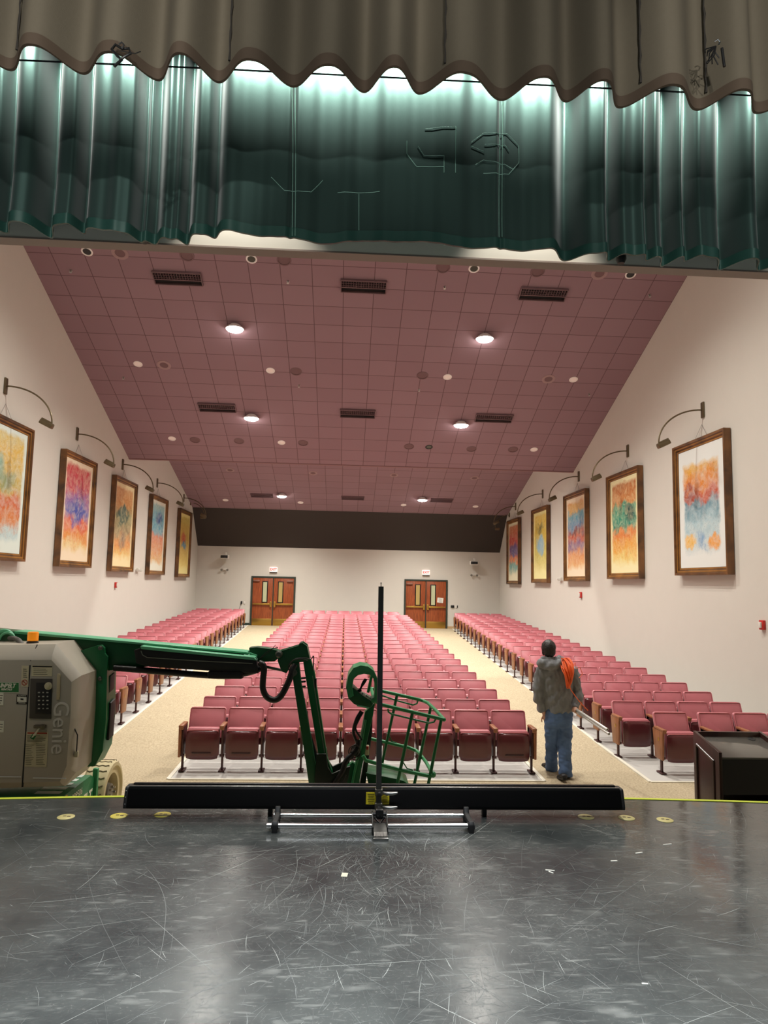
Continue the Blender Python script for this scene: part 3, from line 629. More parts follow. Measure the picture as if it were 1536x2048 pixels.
for q, nm in (((449.5, 1138), 'left'), ((948, 1149), 'right')):
    p = at(q[0], q[1], YB-.06)
    t = thing('emergency_light', 'white twin-head emergency light under the %s projector' % nm, 'emergency light', p, 'emergency lights')
    MB().prism([(p.x-.09, p.z+.05), (p.x+.11, p.z+.05), (p.x+.07, p.z-.05), (p.x-.07, p.z-.05)], 'y', YB-.1, YB, .01).done('housing', white_p, t)
    for sx in (-1, 1): MB().lathe([(.03, 0), (.05, .05), (.045, .055)], (p.x+sx*.13, YB-.09, p.z-.04), Matrix.Rotation(PI/2, 4, 'X')).done('lamp_head', mat('grey_lamp_head', srgb(120, 116, 108), .4), t)
# controls beside the doors
p = at(483, 1205, YB-.03); t = thing('wall_control', 'black and white wall control with trailing wire left of the doors', 'control', p, 'wall controls')
MB().box(p, (.07, .04, .13), .008).done('black_box', blackp, t); MB().box(p+Vector((.13, .01, 0)), (.06, .03, .12), .008).done('white_switch', white_p, t)
MB().tube([p+Vector((-.02, 0, -.06)), p+Vector((-.06, 0, -.2)), p+Vector((-.12, 0, -.33))], .008, 6).done('wire', blackp, t)
p = at(905, 1213, YB-.03); t = thing('wall_control', 'black and white wall control right of the rear doors', 'control', p, 'wall controls')
MB().box(p, (.15, .05, .11), .01).done('black_box', blackp, t); MB().box(p+Vector((.17, .01, 0)), (.06, .03, .12), .008).done('white_switch', white_p, t); MB().box(p+Vector((.22, .01, 0)), (.035, .03, .1)).done('black_edge', blackp, t)
def strobe(px, py, X, s, h, lab):
    p = atX(px, py, X+s*.03); t = thing('fire_alarm', lab, 'fire alarm', (X, p.y, p.z), 'red fire alarm strobes')
    MB().box((X+s*.025, p.y, p.z), (.05, .12*h, .16*h), .008).done('red_body', red_p, t); MB().box((X+s*.065, p.y, p.z), (.035, .06*h, .1*h), .008).done('strobe_lens', white_p, t)
strobe(232, 1170, XL, 1, 1.0, 'small red fire alarm strobe on the left wall')
strobe(1161, 1190, XR, -1, 1.1, 'small red fire alarm strobe below the banded painting, right wall')
strobe(1524, 1250, XR, -1, 1.0, 'red fire alarm strobe low on the right wall, nearest the stage')
for px, py, X, s, lab in ((279, 1140, XL, 1, 'small white security lamp between paintings on the left wall'), (1118, 1158, XR, -1, 'small white security lamp between paintings on the right wall')):
    p = atX(px, py, X+s*.08); t = thing('wall_lamp', lab, 'lamp', (X, p.y, p.z), 'white twin lamps on the side walls')
    MB().box((X+s*.03, p.y, p.z), (.06, .2, .12), .015).done('housing', white_p, t)
    for k in (-1, 1): MB().lathe([(.035, 0), (.06, .07), (.05, .075)], (X+s*.09, p.y+k*.11, p.z+.0), Matrix.Rotation(PI/2, 4, 'X') @ Matrix.Rotation(k*.3, 4, 'Y'), 14).done('lamp_head', white_p, t)
for q, nm in (((682, 1047), 'middle'), ((955, 1053), 'right')):
    y_ = 30.6; p = at(q[0], q[1], y_); tag(MB().box(p, (.28, .05, .03), .01).done('batten_lamp', white_p), 'tiny white batten on the dark soffit, %s' % nm, 'lamp', 'battens on the dark soffit')
for q, s, nm in (((400, 1020), 1, 'left'), ((990, 1043), -1, 'right')):
    p = at(q[0], q[1], 29.6); m_ = mat('aged_bronze', srgb(112, 100, 78), .4, .8); X = XL if s > 0 else XR
    t = thing('picture_lamp', 'arched lamp seen against the dark rear soffit, %s side' % nm, 'lamp', (X, 29.6, p.z), 'arched picture lamps over the paintings')
    pts = [(X+s*(.03+.6*math.sin(a)), 29.6, p.z+.3-.6*(1-math.cos(a))) for a in [k*PI/2/10 for k in range(11)]]
    MB().tube(pts, .014, 6).done('arm', m_, t); MB().box(Vector(pts[-1])+Vector((-s*.08, 0, -.02)), (.2, .12, .1), .02).done('lamp_head', m_, t); MB().span((X, 29.55, p.z+.2), (X+s*.03, 29.65, p.z+.4)).done('wall_plate', m_, t)


# ------------------------------------------------------------------ theatre seats
PITCH_S = .527
std_m = mat('brown_steel_standard', srgb(70, 40, 40), .45, .2)
slot_m = mat('shell_slot', srgb(46, 14, 18), .5)
def slab(b, x0, x1, z0, z1, yb, yt, th, r=.035, bulge=.012, n=5):
    """upright cushion: rounded rectangle in x/z, leaning from yb (bottom) to yt (top)"""
    def Y(z): return yb+(yt-yb)*(z-z0)/(z1-z0)
    def ring(off, dy, ins):
        out = []
        for (cx, cz, a0) in ((x1-r, z1-r, 0), (x0+r, z1-r, PI/2), (x0+r, z0+r, PI), (x1-r, z0+r, 1.5*PI)):
            for k in range(n):
                a = a0+PI/2*k/(n-1); rr = max(.004, r-ins); out.append((cx+math.cos(a)*rr, Y(cz+math.sin(a)*rr)+dy, cz+math.sin(a)*rr))
        return out
    rg = [ring(0, th, .012), ring(0, th-.012, 0), ring(0, .012, 0), ring(0, 0, .012), ring(0, -bulge*.6, .03)]
    b.loft(rg[:4])
    # soft front
    N = len(rg[0]); c = (( x0+x1)/2, Y((z0+z1)/2)-bulge*1.8, (z0+z1)/2)
    return b
def make_seat(kind):
    root = bpy.data.objects.new('theatre_seat', None); root.empty_display_size = .05; COL.objects.link(root)
    c = PITCH_S/2
    def leg(x, panel, sx):
        b = MB(); b.box((x, 0, .012), (.075, .17, .02), .004); b.box((x, -.01, .13), (.026, .05, .24), .004); b.box((x, .03, .40), (.03, .22, .40), .01); b.box((x+.0, .10, .56), (.03, .10, .08), .01)
        b.cyl((x-.03, -.055, .215), (x+.03, -.055, .215), .018, 10)
        L_ = b.done('leg', std_m, root)
        a = MB().box((x+(sx*.012 if panel else 0), -.01, .605), (.062, .30, .032), .010)
        a.box((x+(sx*.012 if panel else 0), -.135, .585), (.058, .03, .05), .008); a.done('armrest', oak_m, root)
        if panel:
            xx = x+sx*.028
            p = MB().prism([(-.125, .20), (.10, .20), (.17, .59), (-.145, .59)], 'x', xx-.014, xx+.014, .004).done('end_panel', oak_m, root)
            MB().box((xx+sx*.016, -.02, .47), (.004, .035, .05), .001).done('row_plaque', brass_m, p)
    leg(0, kind == 'left_end', -1)
    if kind == 'right_end': leg(PITCH_S, True, 1)
    if kind == 'wall_end': leg(PITCH_S, False, 1)
    b = MB(); slab(b, c-.243, c+.243, .40, .785, .13, .27, .065, .04); bk = b.done('backrest', vinyl_m, root, angle=50)
    b = MB(); slab(b, c-.235, c+.235, .30, .77, .115+.075, .25+.075, .02, .03); b.done('back_shell', shell_m, bk, angle=50)
    pts = []
    for (cx, cz, a0) in ((c+.215, .757, 0), (c-.215, .757, PI/2)):
        for k in range(5):
            a = a0+PI/2*k/4; z = cz+math.sin(a)*.024; pts.append((cx+math.cos(a)*.024, .128+.14*(z-.40)/.385, z))
    pts = [(c+.239, .131, .41)] + pts + [(c-.239, .131, .41)]
    MB().tube(pts, .0065, 6).done('piping', piping_m, bk)
    # seat folded up: cushion with its plastic under-shell facing the stage
    b = MB(); slab(b, c-.212, c+.212, .19, .568, -.075, -.045, .10, .03); pn = b.done('seat_cushion', vinyl_m, root, angle=50)
    b = MB(); vs = []; nx = 10; rings = []
    for i, (z, w, y) in enumerate([(.163, .12, -.085), (.166, .17, -.098), (.18, .205, -.112), (.22, .214, -.122), (.30, .216, -.128), (.42, .215, -.126), (.50, .211, -.118), (.53, .205, -.106), (.541, .196, -.088)]):
        ring = []
        for k in range(nx+1):
            t = -1+2*k/nx; e = abs(t)**6; ring.append((c+t*w, y+.03*e, z))
        for k in range(nx, -1, -1):
            t = -1+2*k/nx; ring.append((c+t*w*.99, y+.045, z))
        rings.append(ring)
    b.loft(rings); sh = b.done('under_shell', shell_m, pn, angle=45)
    MB().box((c, -.130, .262), (.25, .012, .018), .002).done('louvre_slot', slot_m, sh)
    MB().tube([(c-.205, -.083, .535), (c-.19, -.088, .548), (c+.19, -.088, .548), (c+.205, -.083, .535)], .007, 6).done('piping', piping_m, pn)
    return root
ORD = ['zeroth', 'first', 'second', 'third', 'fourth', 'fifth', 'sixth', 'seventh', 'eighth', 'ninth', 'tenth', 'eleventh', 'twelfth', 'thirteenth', 'fourteenth', 'fifteenth', 'sixteenth', 'seventeenth', 'eighteenth', 'nineteenth', 'twentieth', 'twenty-first', 'twenty-second', 'twenty-third']
protos = {}; fresh = set()
for kd in ('mid', 'left_end', 'right_end', 'wall_end'): protos[kd] = make_seat(kd); fresh.add(kd)
spots = []
R0, RP = 9.74, .92
for n in range(1, 24):
    y = R0+RP*(n-1)
    # centre block
    if n <= 21: x0, cntn = -2.113, 9
    else: x0, cntn = -2.113+.27, 8
    for i in range(cntn): spots.append(('centre', n, i, cntn, x0+i*PITCH_S, y, 'left_end' if i == 0 else 'right_end' if i == cntn-1 else 'mid'))
    xr = (4.47 if n == 1 else 4.22+.58*(y-10.66)/20)
    for i in range(4):
        xx = xr+i*PITCH_S*1.005+(.13 if n == 1 and i else 0)
        spots.append(('right', n, i, 4, xx, y, 'left_end' if i == 0 else 'wall_end' if i == 3 else 'mid'))
    if n >= 3:
        xl = -3.79-.46*(y-12.5)/18
        for i in range(4): spots.append(('left', n, i, 4, xl-(4-i)*PITCH_S, y, 'right_end' if i == 3 else 'mid'))
far = []
for blk, n, i, c_, x, y, kd in spots:
    if n > 18: far.append((x, y, kd)); continue
    loc = (x, y, fz(y)+.008)
    if kd in fresh: o = protos[kd]; fresh.discard(kd); o.location = loc
    else: o = dup_tree(protos[kd], loc)
    row_ = {1: 'front row'}.get(n, ORD[n]+' row from stage')
    if blk == 'centre': lab = 'maroon folding theatre seat, centre block, %s, %s seat from left' % (row_, ORD[i+1]); grp = 'maroon theatre seats of the centre block'
    elif blk == 'right': lab = 'maroon folding theatre seat, right wall block, %s, %s seat from aisle' % (row_, ORD[i+1]); grp = 'maroon theatre seats of the right block'
    else: lab = 'maroon folding theatre seat, left wall block, %s, %s seat from aisle' % (row_, ORD[4-i]); grp = 'maroon theatre seats of the left block'
    tag(o, lab, 'theatre seat', grp)
# the last rows, a few pixels each, as one object
b = MB()
bpy.context.view_layer.update()
def all_parts(o):
    out = []
    for ch in o.children: out.append(ch); out += [g for g in ch.children]
    return out
cache = {}
for kd, o in protos.items():
    L_ = []
    for p in all_parts(o):
        if p.name.startswith(('piping', 'row_plaque', 'louvre')): continue
        L_.append((p.data.materials[0], [tuple(v.co) for v in p.data.vertices], [tuple(f.vertices) for f in p.data.polygons]))
    cache[kd] = L_
for x, y, kd in far:
    for m_, vs, fs in cache[kd]: b.use(m_); b.add([(vx+x, vy+y, vz+fz(y)+.008) for vx, vy, vz in vs], fs)
tag(b.done('theatre_seats', None, None, angle=50), 'maroon folding theatre seats of the last rows before the back wall', 'theatre seats', 'maroon theatre seats of the last rows', 'stuff')

# ------------------------------------------------------------------ pull-up screen case and its mast, on the stage
YC = 4.84
p0, p1 = at(246, 1619, YC-.04), at(1250, 1627, YC-.04); q0, q1 = at(260, 1577, YC+.03), at(1243, 1588, YC+.03)
zb_, zt_ = 1.064, 1.194
xa, xb = p0.x, p1.x
t = thing('projection_screen', 'long black pull-up projection screen case lying across the stage edge', 'projection screen', ((xa+xb)/2, YC, 1.0))
prof = [(YC-.045, zb_), (YC-.05, zb_+.02), (YC-.02, zt_-.008), (YC-.012, zt_), (YC+.07, zt_), (YC+.085, zb_+.02), (YC+.08, zb_)]
MB().prism(prof, 'x', xa+.02, xb-.02, .004).done('case', mat('black_case', srgb(7, 7, 8), .5, spec=.15), t)
b = MB(); b.prism(prof, 'x', xa, xa+.022, .003); b.prism(prof, 'x', xb-.022, xb, .003); ec = b.done('end_cap', blackp, t)
MB().box(((xa+xb)/2, YC-.004, zt_+.004), (xb-xa-.05, .018, .008), .002).done('silver_edge', steel_m, t)
MB().box(((xa+xb)/2+.0, YC+.04, zt_+.006), (xb-xa-.08, .03, .014), .003).done('top_rail', blackm, t)
b = MB()
for dz in (.03, .07, .11):
    for x_ in (xa-.002,): b.ell((xa+.012, YC-.052+.018*dz/.11, zb_+dz), (.004, .003, .004), n=8)
b.done('rivet', steel_m, t)
xm = at(757, 1600, YC-.06).x
lb = mat('yellow_label', srgb(214, 196, 30), .5)
ly = MB().prism([(xm-.083, zb_+.035), (xm+.072, zb_+.035), (xm+.072, zb_+.112), (xm-.083, zb_+.112)], 'y', YC-.049, YC-.046).done('warning_label', lb, t, False)
ink = mat('label_ink', srgb(96, 88, 16), .6)
b = MB()
for k in range(6):
    b.box((xm-.05, YC-.051, zb_+.100-.011*k), (.045-.006*(k % 3), .002, .0035)); b.box((xm+.045, YC-.051, zb_+.100-.011*k), (.038-.005*((k+1) % 3), .002, .0035))
b.done('label_print', ink, ly, False)
# supports under the case
b = MB()
for x_ in (xa+.95, xb-.95): b.box((x_, YC+.05, 1.034), (.03, .05, .068), .006)
b.done('foot_block', blackp, t)
# mast
t = thing('screen_mast', 'upright dark square mast clamped to the screen case with two lever handles', 'mast', (xm, YC-.09, 1.0))
top_ = at(762, 1173, YC-.075); 
b = MB(); b.loft([[(xm-.0175, YC-.095, 1.09), (xm+.0175, YC-.095, 1.09), (xm+.0175, YC-.06, 1.09), (xm-.0175, YC-.06, 1.09)], [(top_.x-.0175, YC-.095, top_.z), (top_.x+.0175, YC-.095, top_.z), (top_.x+.0175, YC-.06, top_.z), (top_.x-.0175, YC-.06, top_.z)]])
b.done('pole', mat('dark_anodised_pole', srgb(66, 66, 62), .38, .55), t, False)
MB().cyl((top_.x, YC-.077, top_.z), (top_.x, YC-.077, top_.z+.022), .003, 8).ell((top_.x, YC-.077, top_.z+.024), (.005, .005, .005), n=8).done('pin', steel_m, t)
for zz in (zb_+.035, zt_-.005):
    c = Vector((xm, YC-.078, zz)); MB().box(c, (.052, .055, .042), .006).done('clamp', mat('clamp_steel', srgb(90, 88, 80), .35, .7), t)
    MB().lathe([(.006, 0), (.012, .006), (.012, .03), (.008, .034)], c+Vector((0, -.026, 0)), Matrix.Rotation(PI/2, 4, 'X'), 12).done('clamp_bolt', blackp, t)
    MB().tube([c+Vector((.026, -.02, 0)), c+Vector((.05, -.03, -.004)), c+Vector((.09, -.035, -.002)), c+Vector((.122, -.035, .003))], [.007, .013, .012, .006], 10).done('lever_handle', steel_m, t)
# tube base with a foot pedal
YT = 4.565
xl_, xr_ = at(534, 1648, YT).x, at(948, 1656, YT).x
t = thing('stabiliser_base', 'low base of two polished tubes with black end brackets and a centre foot pedal', 'base', ((xl_+xr_)/2, YT, 1.0))
MB().cyl((xl_, YT, 1.038), (xr_, YT, 1.038), .0165, 20).done('polished_tube', chrome_m, t)
MB().cyl((xl_+.025, YT+.175, 1.045), (xr_-.04, YT+.175, 1.045), .0155, 20).done('polished_tube', chrome_m, t)
for x_ in (xl_+.05, xr_-.02):
    b = MB(); b.prism([(YT-.03, 1.0), (YT+.02, 1.0), (YT+.02, 1.04), (YT+.13, 1.03), (YT+.14, 1.0), (YT+.20, 1.0), (YT+.20, 1.06), (YT+.19, 1.10), (YT+.17, 1.10), (YT+.155, 1.065), (YT+.02, 1.065), (YT-.02, 1.072), (YT-.032, 1.05)], 'x', x_-.017, x_+.017, .005)
    b.cyl((x_-.022, YT, 1.038), (x_+.022, YT, 1.038), .023, 16); b.cyl((x_-.02, YT+.175, 1.045), (x_+.02, YT+.175, 1.045), .022, 16); b.done('end_bracket', blackp, t)
b = MB()
for s_ in (-1, 1): b.prism([(YT-.06, 1.0), (YT+.06, 1.0), (YT+.09, 1.10), (YT+.05, 1.10), (YT-.05, 1.045)], 'x', xm+s_*.046-.004, xm+s_*.046+.004, .002)
b.cyl((xm-.05, YT+.06, 1.09), (xm+.05, YT+.06, 1.09), .012, 12); b.box((xm, YT+.07, 1.09), (.05, .05, .06), .006); b.tube([(xm-.03, YT+.05, 1.07), (xm, YT-.0, 1.05), (xm+.03, YT+.05, 1.07)], .006, 8)
b.done('hinge_bracket', blackm, t)
MB().box((xm, YT-.07, 1.028), (.086, .15, .012), .004, rot=(.30, 0, 0)).done('pedal_plate', mat('dark_tread', srgb(48, 48, 46), .4, .6), t)
b = MB()
for k in range(11): b.box((xm-.038+k*.0076, YT-.115, 1.024), (.004, .04, .008), 0, rot=(.30, 0, 0))
b.box((xm, YT-.146, 1.008), (.094, .012, .014), .003); b.done('ribbed_lip', steel_m, t)

# round brass floor plates let into the stage
fl_m = mat('brass_floor_plate', srgb(190, 180, 120), .5, .1, noise=.1, nscale=60); fl_y = mat('yellow_floor_plate', srgb(214, 198, 84), .5, .0, noise=.1, nscale=60)
plw = ['outermost left', 'middle left', 'inner left', 'inner right', 'middle right', 'outermost right']
for i, q in enumerate([(132, 1634), (238, 1632), (325, 1629.5), (1172, 1634), (1253, 1636), (1330, 1640)]):
    p = atZ(q[0], q[1], 1.0); t = thing('floor_plate', 'round %s floor plate let into the black stage, %s of six' % ('yellow' if i in (1, 2) else 'brass', plw[i]), 'floor plate', p, 'round floor plates in the stage')
    MB().lathe([(.055, .0), (.055, .002), (.052, .0035), (.0, .0035)][:3]+[(.001, .0036)], p).done('cover', fl_y if i in (1, 2) else fl_m, t)
    MB().box(p+Vector((.018, .0, .004)), (.022, .012, .0015)).box(p+Vector((-.012, .008, .004)), (.02, .01, .0015)).done('finger_slot', slot_m, t)
# scraps on the stage
p = atZ(689, 1750, 1.0); tag(MB().box(p+Vector((0, 0, .001)), (.033, .047, .002), rot=(0, 0, -.12)).done('tape_scrap', mat('cream_tape', srgb(200, 196, 176), .7), None, False), 'small cream square of tape stuck on the black stage', 'tape')
for k, (q, a_, L_) in enumerate([((1100, 1741), .2, .05), ((1335, 1689), -.2, .06), ((1278, 1706), -.3, .05), ((1228, 1722), -.1, .04), ((1102, 1745), .9, .03), ((1290, 1968), .1, .025)]):
    p = atZ(q[0], q[1], 1.0); nm = ['forked', 'long narrow', 'short slanting', 'flat lying', 'bent', 'rounded'][k]
    tag(MB().box(p+Vector((0, 0, .0015)), (L_, .007, .003), .001, rot=(0, 0, -a_)).done('paper_scrap', paper_m), '%s white scrap lying on the right half of the stage' % nm, 'scrap', 'white scraps on the stage')

# ------------------------------------------------------------------ lectern on the hall floor in front of the stage
LX0, LX1, LY0, LY1 = 3.385, 4.06, 6.22, 6.68
t = thing('lectern', 'dark walnut lectern with panelled side standing beyond the stage edge', 'lectern', ((LX0+LX1)/2, 6.45, 0))
side_p = [(LY0, .02), (LY1, .02), (LY1, 1.215), (LY0, 1.118)]
for x_, s_ in ((LX0, -1), (LX1-.03, 1)):
    p = MB().prism(side_p, 'x', x_, x_+.03, .003).done('side_panel', lect_m, t)
    xf = x_-.008 if s_ < 0 else x_+.03
    b = MB()
    fr = [(LY0+.085, .12), (LY1-.07, .12), (LY1-.07, 1.10), (LY0+.085, 1.02)]
    for a, c in ((0, 1), (1, 2), (2, 3), (3, 0)):
        b.tube([(xf+.004, fr[a][0], fr[a][1]), (xf+.004, fr[c][0], fr[c][1])], .012, 8)
    b.done('moulding', lect_m, p)
MB().span((LX0+.03, LY1-.03, .02), (LX1-.03, LY1, 1.21), .003).done('front_panel', lect_m, t)
b = MB(); b.prism([(LY0+.012, 1.055), (LY1-.03, 1.148), (LY1-.03, 1.166), (LY0+.012, 1.073)], 'x', LX0+.03, LX1-.03, .002); b.done('reading_surface', mat('grey_black_laminate', srgb(96, 93, 88), .12, spec=1), t)
MB().span((LX0+.03, LY0+.01, .75), (LX1-.03, LY0+.03, 1.055)).span((LX0+.03, LY0+.03, .45), (LX1-.03, LY1-.03, .47)).done('shelf', blackp, t, False)
MB().lathe([(.02, 0), (.033, .003), (.033, .006), (.024, .008)], (LX1-.14, LY1-.075, 1.153), Matrix.Rotation(.2, 4, 'X'), 20).done('cable_grommet', blackp, t)
MB().span((LX0-.02, LY0-.02, 0), (LX1+.02, LY1+.02, .06), .006).done('plinth', lect_m, t)


# ------------------------------------------------------------------ boom lift parked in front of the stage
dgreen = mat('dark_boom_green', srgb(14, 84, 46), .4, noise=.08, nscale=6)
lgreen = mat('pale_green_flange', srgb(100, 190, 146), .45)
sticker = mat('cream_sticker', srgb(196, 188, 156), .6); stick_g = mat('green_sticker', srgb(40, 112, 56), .5); stick_w = mat('white_sticker', srgb(222, 222, 205), .5)
inkd = mat('dark_ink', srgb(40, 36, 30), .7); amber = mat('amber_lens', srgb(255, 140, 20), .25, emit=((1, .35, .02, 1), .25)); redink = mat('red_ink', srgb(170, 60, 44), .6)
def poly(pts, Y): return [(lambda p: (p.x, p.z))(at(x, y, Y)) for x, y in pts]
def plate(b, pts, Ya, Yb, Yref=None, bev=.006): return b.prism(poly(pts, Yref or Ya), 'y', Ya, Yb, bev)
L0 = Vector((-3.0, 6.9, 0)); LIFT = thing('boom_lift', 'green and grey articulated boom lift parked left in front of the stage', 'boom lift', L0)
# grey cover
YA = 6.25
outer = poly([(-110, 1292), (112, 1288), (163, 1351), (161, 1430), (152, 1545), (130, 1572), (-110, 1580)], YA+.10)
inner = poly([(-110, 1320), (103, 1320), (143, 1364), (141, 1430), (133, 1532), (120, 1563), (-110, 1568)], YA)
b = MB(); mk = lambda P, y: [(x, y, z) for x, z in P]
b.loft([mk(outer, YA+.62), mk(outer, YA+.10), mk([(o[0]*.35+i[0]*.65, o[1]*.35+i[1]*.65) for o, i in zip(outer, inner)], YA+.02), mk(inner, YA)])
cov = b.done('side_cover', cover_m, LIFT, angle=24)
g0, g1, g2 = at(70, 1291, YA), at(60, 1330, YA), at(44, 1574, YA)
b = MB(); b.prism([(g1.x-.004, g1.z), (g1.x+.006, g1.z), (g2.x+.008, g2.z), (g2.x-.004, g2.z)], 'y', YA-.0015, YA+.01)
u0_, u1_ = at(72, 1290, YA+.07), at(61, 1322, YA-.001)
b.tube([(u0_.x, YA+.095, u0_.z), (u1_.x, YA+.0, u1_.z)], .005, 6); b.done('cover_gap', blackp, cov)
b = MB()
for (x0, x1, y) in ((66, 132, 1556), (-60, 42, 1553)): p0_, p1_ = at(x0, y, YA-.001), at(x1, y+1, YA-.001); b.tube([p0_, p1_], .005, 6)
b.done('raised_ridge', cover_lt, cov)
def rect(b, x0, y0, x1, y1, Y, th=.002, bev=0, sk=0):
    b.prism(poly([(x0, y0), (x1, y0+.6), (x1-sk, y1+.6), (x0-sk, y1)], Y), 'y', Y-th, Y, bev); return b
YS_ = YA-.001
rc = rect(MB(), 61, 1357, 105, 1437, YS_, .008, .004, 2).done('control_recess', mat('dark_recess', srgb(66, 62, 56), .5), cov)
rect(MB(), 73, 1365, 104, 1427, YS_-.008, .006, .002, 2).done('control_panel', blackp, rc)
b = MB()
for k in range(5):
    for j in range(3):
        p = at(78+j*8.5, 1385+k*8, YS_-.014); b.box(p, (.012 if (k+j) % 2 else .018, .006, .010), .001)
b.done('switch_row', mat('switch_grey', srgb(170, 170, 160), .5), rc)
p = at(97, 1372, YS_-.016); MB().lathe([(.032, 0), (.032, .008), (.016, .01), (.014, .024), (.004, .026)], p, Matrix.Rotation(PI/2, 4, 'X')).done('key_dial', sticker, rc)
rect(MB(), 115, 1347, 122, 1399, YS_, .012, .006, 2).done('grab_slot', mat('pale_slot', srgb(184, 172, 140), .4), cov)
p = at(80, 1453, YS_-.02); MB().box(p, (.10, .04, .03), .008).box(p+Vector((.03, -.02, 0)), (.03, .02, .045), .005).done('latch', mat('latch_metal', srgb(120, 112, 96), .35, .7), cov)
a_, c_ = at(78, 1457, YS_-.045), at(66, 1474, YS_-.03); MB().tube([a_, (a_+c_)/2, c_], [.012, .016, .018], 8, flat=.3).done('hanging_tag', stick_w, cov)
MB().box(at(66, 1474, YS_-.03), (.035, .012, .035), .002, rot=(0, .5, 0)).done('hanging_tag', stick_g, cov)
def stick(x0, y0, x1, y1, m_, sk=0): return rect(MB(), x0, y0, x1, y1, YS_, .0025, 0, sk).done('sticker', m_, cov, False)
def lines(par, x0, x1, y0, y1, n, m_=inkd, h=1.1, Y=YS_-.0028):
    b = MB(); rnd = random.Random(int(x0*7+y0))
    for k in range(n):
        y = y0+(y1-y0)*(k+.5)/n; e = x1-(x1-x0)*rnd.random()*.35; rect(b, x0, y-h/2, e, y+h/2, Y, .0008)
    b.done('printed_text', m_, par, False)
st = stick(43.5, 1331, 58, 1373, sticker, 1); lines(st, 46, 56, 1336, 1356, 5); p = at(49, 1365, YS_-.004)
MB().tube(arc(p, .022, 0, 2*PI, 20), .003, 6, False).cyl(p+Vector((-.015, 0, .015)), p+Vector((.015, 0, -.015)), .003, 6).done('prohibition_ring', redink, st)
st = stick(64, 1330.5, 105, 1352, sticker, 1); lines(st, 67, 102, 1336, 1350, 4, inkd, .8); rect(MB(), 65, 1331.5, 104, 1334, YS_-.0028, .001).done('header_bar', inkd, st, False)
st = stick(-30, 1364, 38.5, 1385, stick_w, 0); rect(MB(), -30, 1365, 37.5, 1384, YS_-.0026, .001).done('green_field', stick_g, st, False)
p = at(11, 1371.5, YS_-.005); text_obj('company_lettering', 'SUNBELT', .047, basis((1, 0, 0), (0, 0, 1), p), stick_w, st, .001, .25, .002, .84)
p = at(13, 1379, YS_-.005); text_obj('company_lettering', 'RENTALS', .022, basis((1, 0, 0), (0, 0, 1), p), stick_w, st, .001, .2, .001)
st = stick(33.5, 1389, 54, 1408, inkd, .5); rect(MB(), 34.5, 1393.5, 53, 1403.5, YS_-.0026, .001).done('white_field', stick_w, st, False)
p = at(44, 1391.4, YS_-.005); text_obj('sticker_lettering', 'ALWAYS', .017, basis((1, 0, 0), (0, 0, 1), p), stick_w, st, .0006)
rect(MB(), 41, 1396.5, 47, 1400, YS_-.004, .001).done('pictogram', inkd, st, False); lines(st, 37, 55, 1404, 1407, 1, stick_w, 1.6)
st = stick(-30, 1384.6, 7.5, 1410, stick_w, .5); lines(st, -8, 6, 1388, 1408, 4, inkd, 1.4)
st = stick(-30, 1441, 8, 1464, stick_w, .5); lines(st, -8, 6, 1446, 1461, 3)
st = stick(53, 1463, 97, 1533, sticker, 4); rect(MB(), 55, 1464.5, 94, 1467.5, YS_-.0028, .001).done('red_heading', redink, st, False); lines(st, 54, 92, 1470, 1484, 6, inkd, .6); lines(st, 51, 68, 1488, 1530, 12, inkd, .6); lines(st, 72, 91, 1486, 1530, 13, inkd, .6)
# maker's name moulded into the cover, reading downwards
p = at(119, 1455, YS_-.002)
text_obj('moulded_name', 'Genie', .185, basis((0, 0, -1), (1, 0, 0), p), mat('moulded_letter', srgb(205, 202, 194), .35), cov, .004, sx=1.0)
# wire on the cover edge
a1 = [at(149, 1457, 6.3), at(155, 1470, 6.29), at(154, 1490, 6.3), at(153, 1505, 6.3)]; MB().tube(a1, .005, 6).done('switch_wire', blackp, LIFT); MB().box(at(153, 1508, 6.31), (.03, .03, .05), .004).done('plug', sticker, LIFT)
# beacon
p = at(65, 1288, 6.5); MB().lathe([(.05, 0), (.05, .02), (.035, .03), (.045, .035)], p, n=20).done('beacon_base', blackp, LIFT)
MB().lathe([(.046, .03), (.046, .10), (.040, .108), (.001, .110)], p, n=20).done('beacon', amber, LIFT)
# riser with its slotted end face
YM = 6.72
b = MB(); plate(b, [(132, 1310), (192, 1292), (203, 1290), (209, 1296), (210, 1307), (216, 1313), (214, 1342), (212, 1440), (205, 1503), (190, 1532), (150, 1537), (128, 1480)], YM, YM+.04, bev=.004)
plate(b, [(150, 1345), (214, 1343), (212, 1440), (205, 1500), (190, 1530), (150, 1530)], YM+.04, YM+.26, YM, 0)
rs = b.done('riser', green_m, LIFT, angle=30)
b = MB()
for ya, yb2 in ((1350, 1388), (1404, 1484)):
    u_ = at(214.5, ya, YM).z; v_ = at(213, yb2, YM).z; xx = at(213.5, (ya+yb2)/2, YM).x+.003
    b.prism([(YM+.07, v_), (YM+.2, v_+.02), (YM+.2, u_), (YM+.07, u_-.02)], 'x', xx-.02, xx+.004, .004)
b.done('riser_slot', blackp, rs)
for q in ((201, 1296), (175, 1350), (200, 1357), (172, 1522)): p = at(q[0], q[1], YM-.01); MB().lathe([(.02, 0), (.02, .012), (.01, .02)], p, Matrix.Rotation(PI/2, 4, 'X'), 14).done('pivot_pin', mat('pin_steel', srgb(90, 96, 90), .4, .6), rs)
